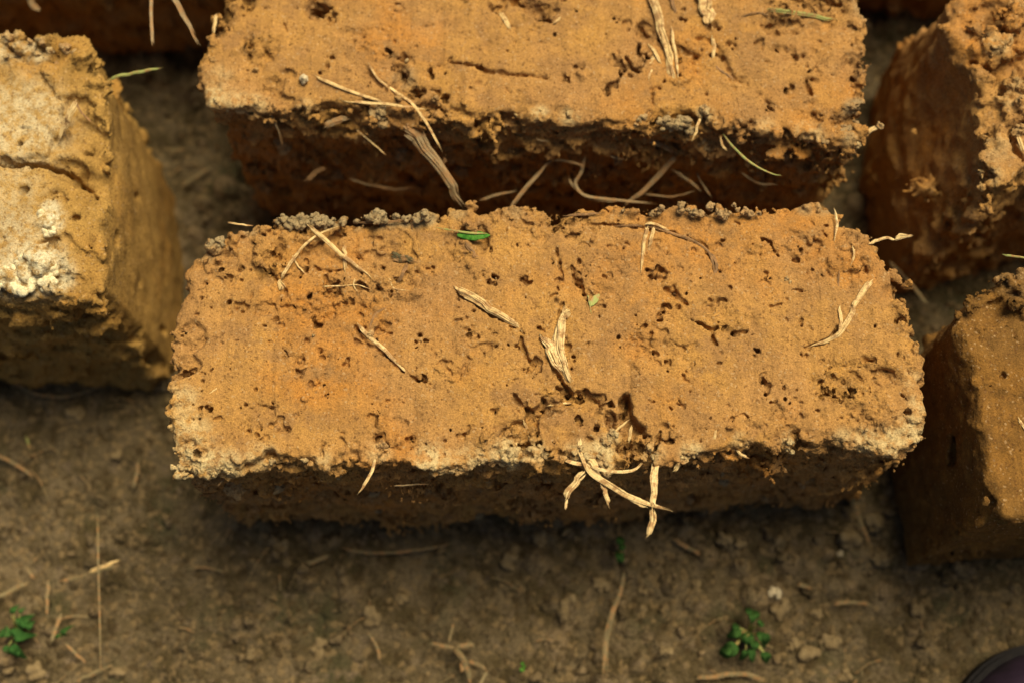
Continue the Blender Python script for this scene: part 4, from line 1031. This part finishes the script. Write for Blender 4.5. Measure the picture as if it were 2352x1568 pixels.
emb(left, [(177,230),(163,258),(150,290),(130,335)], 15, (9,7,5,1), M_straw_pale, split=2, spread=.4, lumps=.2, taper=(.9,.5))
emb(left, [(240,186),(290,172),(330,164),(376,155)], 9, (-4,-1,2,4), M_straw_green, lumps=.4, taper=(.7,.3))
emb(left, [(170,225),(190,262),(215,285)], 5, (.5,-1,-2), M_straw_brown)
emb(ur, [(2335,290),(2342,325),(2360,370),(2375,392)], 11, (.5,.5,.2), M_straw, split=2)
emb(lr, [(2300,585),(2330,589),(2375,595)], 5, (0,-1,-4), M_straw_green)
emb(lr, [(2337,955),(2350,978),(2375,1010)], 6, (1.5,1,-.5), M_straw)
emb(ul, [(345,-90),(347,0),(349,60),(351,108)], 9, (4,3,2,2), M_straw_dull, lumps=.5, taper=(.8,.9)); emb(ul, [(350,-110),(390,-20),(425,45),(462,106)], 14, (4,3,2,1), M_straw_dull, lumps=.3, taper=(.8,1))
emb(ul, [(60,-20),(75,10),(95,28)], 20, (-35,-40,-42), M_straw_dull, lumps=.8, split=2)

# ---------------------------------------------------------------- loose things on the bricks
o = straw('straw_stem', zs([(703,512),(735,540),(765,568),(800,598),(832,620),(862,648)], (4,3.4,2.6,1.8,1,.4)), 9.5, M_straw, None, seed=801, width=(.8,1,1,.9,.6,.2), split=2, spread=.3,
    label='long slanting straw leaning from the grey crust onto the middle brick, its upper left', cat='straw')
gl = empty('grass_blade', spot(1085, 538, H + 1 * mm), 'bright green grass blade with a leaf scrap on the back rim of middle brick', 'grass blade')
straw('stem', zs([(998,522),(1040,530),(1085,536),(1122,537)], (2.5,2.4,2.4,2.2)), 5, M_straw_green, gl, seed=802, width=(.5,.9,1,.8))
leaf_blade('leaf', 1088, 540, H + 2 * mm, 78, 24, -0.02, M_leaf, gl, curl=-.3, seed=5)
o = clod('round_pebble', 697, 182, H + 2 * mm, 14, M_pebble_pale, None, 820, (1, 1, .95), 1.0, 0, n=26, rough=.6)
tag(o, 'small round cream pebble on the left part of the brick behind', 'pebble')
o = clod('round_pebble', 587, 161, H + .8 * mm, 9, M_brick, None, 821, (1.2, .9, .7), .2, 0, n=18, rough=.5)
tag(o, 'tiny brown crumb left of the round cream pebble', 'pebble')

# ---------------------------------------------------------------- litter on the ground
def gz_at(px, py, up=0.0):
    p = spot(px, py, 0.0)
    z = gheight(p[0], p[1]) + up
    return (px, py, z)
GS = MPP * 1.24
def gstraw(pts, w, up, mat, label, seed, group=None, name='straw_stem', **kw):
    if not hasattr(up, '__len__'): up = [up] * len(pts)
    up = np.interp(np.linspace(0, 1, len(pts)), np.linspace(0, 1, len(up)), up)
    base = np.mean([gz_at(*p)[2] for p in pts]) + 0.002
    P = [(p[0], p[1], max(base, gz_at(*p)[2]) + u * mm) for p, u in zip(pts, up)]
    return straw(name, P, w, mat, None, seed=seed, scale=GS, label=label, cat='straw', group=group, **kw)
gstraw([(-40,820),(20,868),(60,895),(100,908),(150,912),(200,900)], 8, (6,5,3,2,3,4), M_straw_ground, 'curved grey stem on the ground below the left brick', 901)
gstraw([(150,912),(200,898),(265,872)], 5, (3,2,2), M_straw_ground, 'faint thin stem on the ground between left and middle bricks', 902)
gstraw([(224,1180),(226,1260),(227,1350),(229,1450),(231,1545)], 4.6, (14,22,24,22,14), M_straw_ground, 'long straight upright stem crossing the ground at lower left', 903, taper=(.4,.5))
fk = empty('forked_straw', gz_at(220, 1310)[0:2] and spot(220, 1310, 0.012), 'forked pale straw crossing the long straight stem at lower left', 'straw')
def fstraw(pts, w, up, seed, parent, mat=M_straw_ground, **kw):
    P = [(p[0], p[1], 0.004 + u * mm) for p, u in zip(pts, up)]
    straw('straw', P, w, mat, parent, seed=seed, scale=GS, **kw)
fstraw([(135,1334),(175,1326),(205,1315)], 7, (8,10,12), 904, fk); fstraw([(200,1316),(240,1298),(280,1284)], 9, (12,14,14), 905, fk, mat=M_straw); fstraw([(198,1318),(240,1306),(278,1296)], 9, (12,13,13), 906, fk)
gstraw([(-20,1378),(20,1360),(75,1333)], 9, 4, M_straw_ground, 'pale stem at the left picture edge above the small green leaves', 907)
gstraw([(112,1325),(108,1370),(108,1420)], 7, 5, M_straw_ground, 'short upright stem just right of the green leaves at lower left', 908)
gstraw([(143,1402),(125,1450),(115,1478)], 9, 5, M_straw_ground, 'thick short stem leaning left beside the long straight stem', 909)
gstraw([(145,1470),(175,1500),(200,1525)], 6, 4, M_straw_ground, 'short stem slanting down right near the bottom left corner', 910)
gstraw([(170,1568),(215,1545),(262,1522)], 8, 3, M_straw_ground, 'straw slanting up right at the bottom edge under the long stem', 911)
gstraw([(60,1300),(80,1330)], 6, 4, M_straw_ground, 'tiny stem left of the forked straw', 912)
gstraw([(322,1050),(313,1090),(305,1125)], 8, 5, M_straw_ground, 'short upright stem on the ground just left of the middle brick corner', 913)
gstraw([(-20,1040),(30,1062),(80,1095)], 7, 4, M_straw_ground, 'pale stem at the left edge level with the middle brick foot', 914)
gstraw([(60,1000),(70,1035)], 6, 4, M_straw_green, 'short greenish stem at left below the left brick', 915)
gstraw([(1437,1305),(1420,1365),(1402,1420),(1392,1480),(1383,1570)], 14, (8,8,10,8,6), M_straw_ground, 'long thick brown stem upright in the ground below the middle brick', 916, width=(.5,.8,1,.9,.8), split=2, spread=.3)
gstraw([(1545,1235),(1590,1262),(1650,1292)], 9, 3, M_straw_ground, 'dull stem slanting away under the middle brick front', 917)
gstraw([(1955,1140),(1975,1190),(2000,1250)], 12, (14,8,2), M_straw_ground, 'grey stem leaning on the ground below the right end of the middle brick', 918, taper=(.8,.6))
gstraw([(2040,598),(2085,645),(2132,702)], 10, (40,42,44), M_straw_ground, 'brown stem slanting in the dark gap right of the middle brick', 919, taper=(.5,.9))
gstraw([(2130,535),(2105,565),(2078,605)], 11, (30,34,38), M_straw_brown, 'blurred reddish stem in the dark gap above the slanting brown stem', 920)
gstraw([(1910,1386),(1960,1382),(2010,1388)], 8, 3, M_straw_ground, 'level pale stem on the ground at lower right', 921)
gstraw([(1590,1560),(1660,1550),(1720,1548),(1765,1566)], 10, 3, M_straw_ground, 'wavy stem on the bottom edge below the green weed', 922)
gstraw([(760,1275),(720,1290),(690,1300)], 9, 3, M_straw_ground, 'stubby pale stem on the ground under the left end of the middle brick', 923)
gstraw([(780,1255),(860,1270),(960,1262),(1050,1245)], 6, 3, M_straw_ground, 'long thin stem lying along the foot of the middle brick', 924)
gstraw([(845,1450),(868,1490),(872,1520)], 7, 3, M_straw_ground, 'short bent stem near the bottom edge left of the root tuft', 925)
rt = empty('root_tuft', spot(1055, 1500, 0.004), 'branching dry root tuft at the bottom edge left of centre', 'root')
for i, (pts, w) in enumerate([([(980,1475),(1020,1482),(1050,1487)], 8), ([(1040,1486),(1065,1482),(1095,1482)], 12), ([(1045,1486),(1062,1510),(1075,1545),(1080,1575)], 13), ([(1068,1515),(1100,1525),(1122,1540)], 8), ([(1120,1540),(1100,1575)], 7), ([(1042,1430),(1030,1480)], 6), ([(1062,1512),(1060,1545)], 8)]):
    fstraw(pts, w, [4, 6, 4, 2][:len(pts)], 940 + i, rt, mat=M_straw_ground)
gstraw([(1075,470),(1120,452),(1180,440)], 7, (25,20,15), M_straw_green, 'dim greenish stem in the gap behind the middle brick', 950)
gstraw([(380,345),(405,345),(430,343)], 8, 4, M_straw_ground, 'short pale stem on dark ground right of the left brick', 951)
gstraw([(415,430),(460,400),(490,380)], 7, 3, M_straw_ground, 'dim stem on dark ground left of the brick behind', 952)
gstraw([(1830,1340),(1870,1352)], 8, 3, M_straw_ground, 'small pale stub on the ground at lower right', 953)
gstraw([(1290,1230),(1310,1210)], 8, 3, M_straw_ground, 'small stub at the foot of the middle brick', 954)

# bent leaf and weeds
def weed(px, py, leaves, label, seed, mat, z=0.012):
    r = empty('weed', spot(px, py, 0.0), label, 'weed')
    rng = np.random.default_rng(seed)
    leaves = [(dx + rng.normal(0, 9) * e, dy + rng.normal(0, 9) * e, l * (1 - .35 * e) * rng.uniform(.75, 1.05), w * (1 - .3 * e) * rng.uniform(.7, 1.1), a + rng.normal(0, .7) * e) for (dx, dy, l, w, a) in leaves for e in (0, 1, 1)]
    for i, (dx, dy, l, w, a) in enumerate(leaves):
        leaf_blade('leaf', px + dx, py + dy, z + 0.003 * rng.random(), l * .85, w * .8, a, mat, r, curl=rng.uniform(-.3, .3), dip=1.0 / 0.03 * .1, seed=seed + i, scale=GS)
        P = [(px, py, 0.001), (px + dx * .5, py + dy * .5, z * .8), (px + dx * .8, py + dy * .8, z)]
        straw('stem', P, 3.5, M_straw_green, r, seed=seed + i, n=8, scale=GS)
    return r
weed(38, 1450, [(12,-28,46,36,1.3),(8,10,50,34,.5),(-4,42,46,34,-1.0),(-30,0,44,34,2.9),(-8,-55,30,22,1.6)], 'small weed with round green leaves at the left edge near the bottom', 31, M_leaf_weed)
weed(150, 1455, [(0,-12,40,14,1.2)], 'tiny green grass sprout right of the round-leaved weed', 32, M_leaf_dark)
weed(1720, 1450, [(10,-42,44,26,1.5),(-30,0,46,34,2.6),(0,10,52,34,1.5),(34,16,46,32,-.9),(-42,40,48,34,3.4),(8,52,44,28,-1.2),(42,58,36,24,-1.3),(30,-20,30,20,.6)], 'leafy dark green weed on the ground at lower right', 33, M_leaf_dark)
weed(1425, 1250, [(0,-14,40,20,1.5),(-4,20,44,22,1.6),(6,2,30,18,1.2)], 'dim green sprout at the foot of the middle brick', 34, M_leaf_dark)
weed(1200, 1535, [(0,0,16,12,1)], 'tiny yellow-green sprout at the bottom edge', 35, M_leaf)

# distinct stones and lumps of soil
stones = [(170,950,30,(1,1,.6),'rounded grey stone on the ground below the left brick',M_pebble),(1945,1225,40,(1,.8,.6),'largest pale lump on the ground below the right end of the middle brick',M_pebble),(2010,1200,30,(1,.9,.6),'brown lump beside the largest pale lump',M_pebble),
 (2020,1285,22,(1,1,.6),'tan stone right of the grey leaning stem',M_pebble),(1930,1270,10,(1,1,.8),'tiny white pebble under the largest pale lump',M_pebble_pale),(1175,1278,34,(1.2,.6,.6),'pale half-moon lump on the ground below the middle brick',M_pebble),(1665,1235,22,(1,1,.6),'squarish tan lump under the middle brick front',M_pebble),
 (1700,1245,16,(1,1,.6),'small round lump beside the squarish tan one',M_pebble),(1380,1340,22,(1,1.1,.7),'round yellowish lump left of the long brown stem',M_pebble),(1600,1345,18,(1.2,.8,.6),'oval pale pebble above the leafy weed, to its left',M_pebble),(1780,1360,18,(1.2,.8,.6),'small grey-white chip right of the leafy weed',M_pebble_pale),
 (1790,1400,30,(1,1,.5),'flat brown lump under the grey-white chip',M_pebble),(1850,1500,30,(.8,1.2,.6),'upright lump near the bottom edge right of the leafy weed',M_pebble),(1820,1480,18,(.7,1.4,.6),'slim oval pebble right of the leafy weed',M_pebble),(1875,1410,16,(1,1,.7),'small round pebble at lower right below the level stem',M_pebble),(1905,1470,26,(1,1,.6),'broad tan lump at lower right',M_pebble),
 (1940,1550,22,(1,1,.6),'tan pebble at the bottom edge, lower right',M_pebble),(1475,1355,14,(1.2,.8,.6),'orange-brown pebble right of the long brown stem',M_pebble),(1480,1395,14,(1,1,.6),'small tan pebble below the orange-brown one',M_pebble),(1530,1495,20,(1,1,.6),'tan pebble left of the leafy weed near the bottom',M_pebble),
 (560,1510,0,None,'',None),(265,1540,22,(1.3,.8,.6),'oval stone on the bottom edge right of the long stem',M_pebble),(82,1540,26,(1,1,.6),'round grey stone below the round-leaved weed',M_pebble),(14,1535,24,(1,1,.6),'dull stone in the bottom left corner',M_pebble),(370,880,28,(1,1,.6),'dark grey stone beside the left foot of the middle brick',M_pebble),
 (265,1045,16,(1,1,.6),'small pebble on the ground between left brick and middle brick',M_pebble),(640,1250,24,(.8,1.2,.6),'brown lump by the left foot of the middle brick',M_pebble),(660,1290,14,(1,1,.7),'reddish small lump under the left foot of the middle brick',M_pebble),(850,1415,30,(1,1.1,.5),'flat rounded lump at the bottom, left of centre',M_pebble),
 (730,1490,26,(1.2,.8,.5),'shaded lump near the bottom edge, left of centre',M_pebble),(1110,1500,0,None,'',None),(1300,1395,30,(.8,1.3,.5),'long tan lump below the middle of the middle brick',M_pebble),(920,1375,20,(1,.8,.5),'pale rounded pebble below the middle brick, left of centre',M_pebble),(575,1500,14,(1,1,.6),'ochre pebble on the ground at lower left centre',M_pebble),
 (480,1345,14,(1,1,.6),'small tan pebble right of the forked straw',M_pebble),(1520,1090,0,None,'',None),(1240,1235,24,(1,.9,.6),'lump tucked against the foot of the middle brick',M_pebble),(2110,1400,22,(1,.9,.5),'faint lump on the ground above the shoe',M_pebble),(2200,1300,16,(1,1,.6),'small lump in front of the lower right brick',M_pebble)]
for i, (px, py, rp, sq, lab, mt) in enumerate(stones):
    if not rp: continue
    p = spot(px, py, 0.0)
    o = clod('stone', px, py, gheight(p[0], p[1]) + rp * GS * .2, rp, mt, None, 2000 + i, sq, n=16, rough=.35, ang=i * .9, scale=GS, h=rp * GS / 9)
    tag(o, lab, 'stone', 'loose stones and lumps on the ground')

# countless crumbs of soil lying on the ground
rng = np.random.default_rng(77)
protos = []
for s in range(5):
    V, F = clod_mesh(3000 + s, 0.01, (1, .85, .65), h=0.0036, n=8, rough=.3)
    protos.append((V / 0.01, F))
VV, FF, off = [], [], 0
for _ in range(2800):
    x = rng.uniform(-.30, .30); y = rng.uniform(-.22, .32)
    i = int((x - gx[0]) / gh); j = int((y - gy[0]) / gh)
    if rng.random() > 0.35 + rough_g[i, j]: continue
    V, F = protos[rng.integers(5)]
    r = 0.0014 + 0.0052 * rng.random() ** 3.2
    a = rng.random() * 6.28; ca, sa = math.cos(a), math.sin(a)
    VV.append(V @ np.array([[ca, sa, 0], [-sa, ca, 0], [0, 0, 1]]) * r + np.array([x, y, gheight(x, y) + r * .25]))
    FF.append(F + off); off += len(V)
VV = np.vstack(VV)
o = mesh_obj('soil_crumbs', VV, np.vstack(FF), M_ground, attrs={'crumb': np.repeat(np.random.default_rng(3).random(len(VV) // 20 + 1) ** 1.5, 20)[:len(VV)]}, origin=(0, 0, 0))
tag(o, 'countless small crumbs of soil strewn over the ground', 'soil crumbs', kind='stuff')
# dry grass litter: countless thin bits
VV, FF, off = [], [], 0
for q in range(330):
    x = rng.uniform(-.29, .29); y = rng.uniform(-.21, .30)
    a = rng.random() * 3.14; L = 0.003 + 0.018 * rng.random() ** 2
    P = np.array([(x + math.cos(a) * L * (t - .5), y + math.sin(a) * L * (t - .5) + 0.1 * L * math.sin(3 * t), gheight(x, y) + .0025 + .0015 * rng.random()) for t in np.linspace(0, 1, 5)])
    V, F, A, Ln = strand(P, np.full(5, rng.uniform(.00015, .00042)), .7, q, sides=4)
    VV.append(V); FF += [[i + off for i in f] for f in F]; off += len(V)
VV = np.vstack(VV)
o = poly_obj('plant_litter', VV, [f for f in FF if f[0] != f[1]] + [f[1:] for f in FF if f[0] == f[1]], M_straw_ground)
tag(o, 'countless short bits of dry grass littering the ground', 'litter', kind='stuff')

# ---------------------------------------------------------------- the toe of a dark shoe
M_shoe = plain('dark_leather', [(0.3, (0.018, 0.010, 0.018)), (0.7, (0.045, 0.024, 0.046))], 90, 0.0004, 0.55, 0.4, False)
M_sole = plain('rubber_sole', [(0.3, (0.014, 0.011, 0.010)), (0.7, (0.03, 0.024, 0.02))], 90, 0.0004, 0.8, 0.3, False)
c0 = np.array(spot(2405, 1720, 0.0))
c1 = np.array(spot(2345, 1478, 0.012))
c0[1] = c1[1] - 0.052; c0[0] = c1[0] + 0.012
shoe = empty('shoe', (c0[0], c0[1], 0), 'dark purplish shoe toe poking into the bottom right corner', 'shoe')
def shoe_loft(z0, z1, grow, domed):
    V = []; F = []
    nu, nv = 40, 14
    for j in range(nv + 1):
        v = j / nv
        for i in range(nu):
            a = 2 * math.pi * i / nu
            sx, sy = math.cos(a), math.sin(a)
            rx = 0.050 + grow
            ry = (0.052 + grow) if sy > 0 else 0.20
            if domed:
                s = math.cos(v * math.pi / 2) ** 0.75; zz = z0 + (z1 - z0) * math.sin(v * math.pi / 2)
            else:
                s = 1.0; zz = z0 + (z1 - z0) * v
            V.append((c0[0] + sx * rx * s * (1 if sy > -.2 else .85), c0[1] + sy * ry * s, zz - (0 if domed else 0) + (0.03 * max(0, -sy) * math.sin(v * math.pi / 2) if domed else 0)))
    for j in range(nv):
        for i in range(nu):
            a = j * nu + i; b = j * nu + (i + 1) % nu
            F.append((a, b, b + nu, a + nu))
    if not domed:
        F.append(tuple(range(nv * nu, nv * nu + nu))); F.append(tuple(range(nu))[::-1])
    return V, F
V, F = shoe_loft(0.012, 0.050, -0.003, True); poly_obj('upper', V, F, M_shoe, shoe)
V, F = shoe_loft(0.001, 0.011, 0.001, False); poly_obj('sole', V, F, M_sole, shoe)
V, F = shoe_loft(0.0112, 0.0135, -0.0005, False); poly_obj('welt', V, F, M_sole, shoe)
print('tris', sum(len(o.data.polygons) * 2 for o in bpy.data.objects if o.type == 'MESH'))
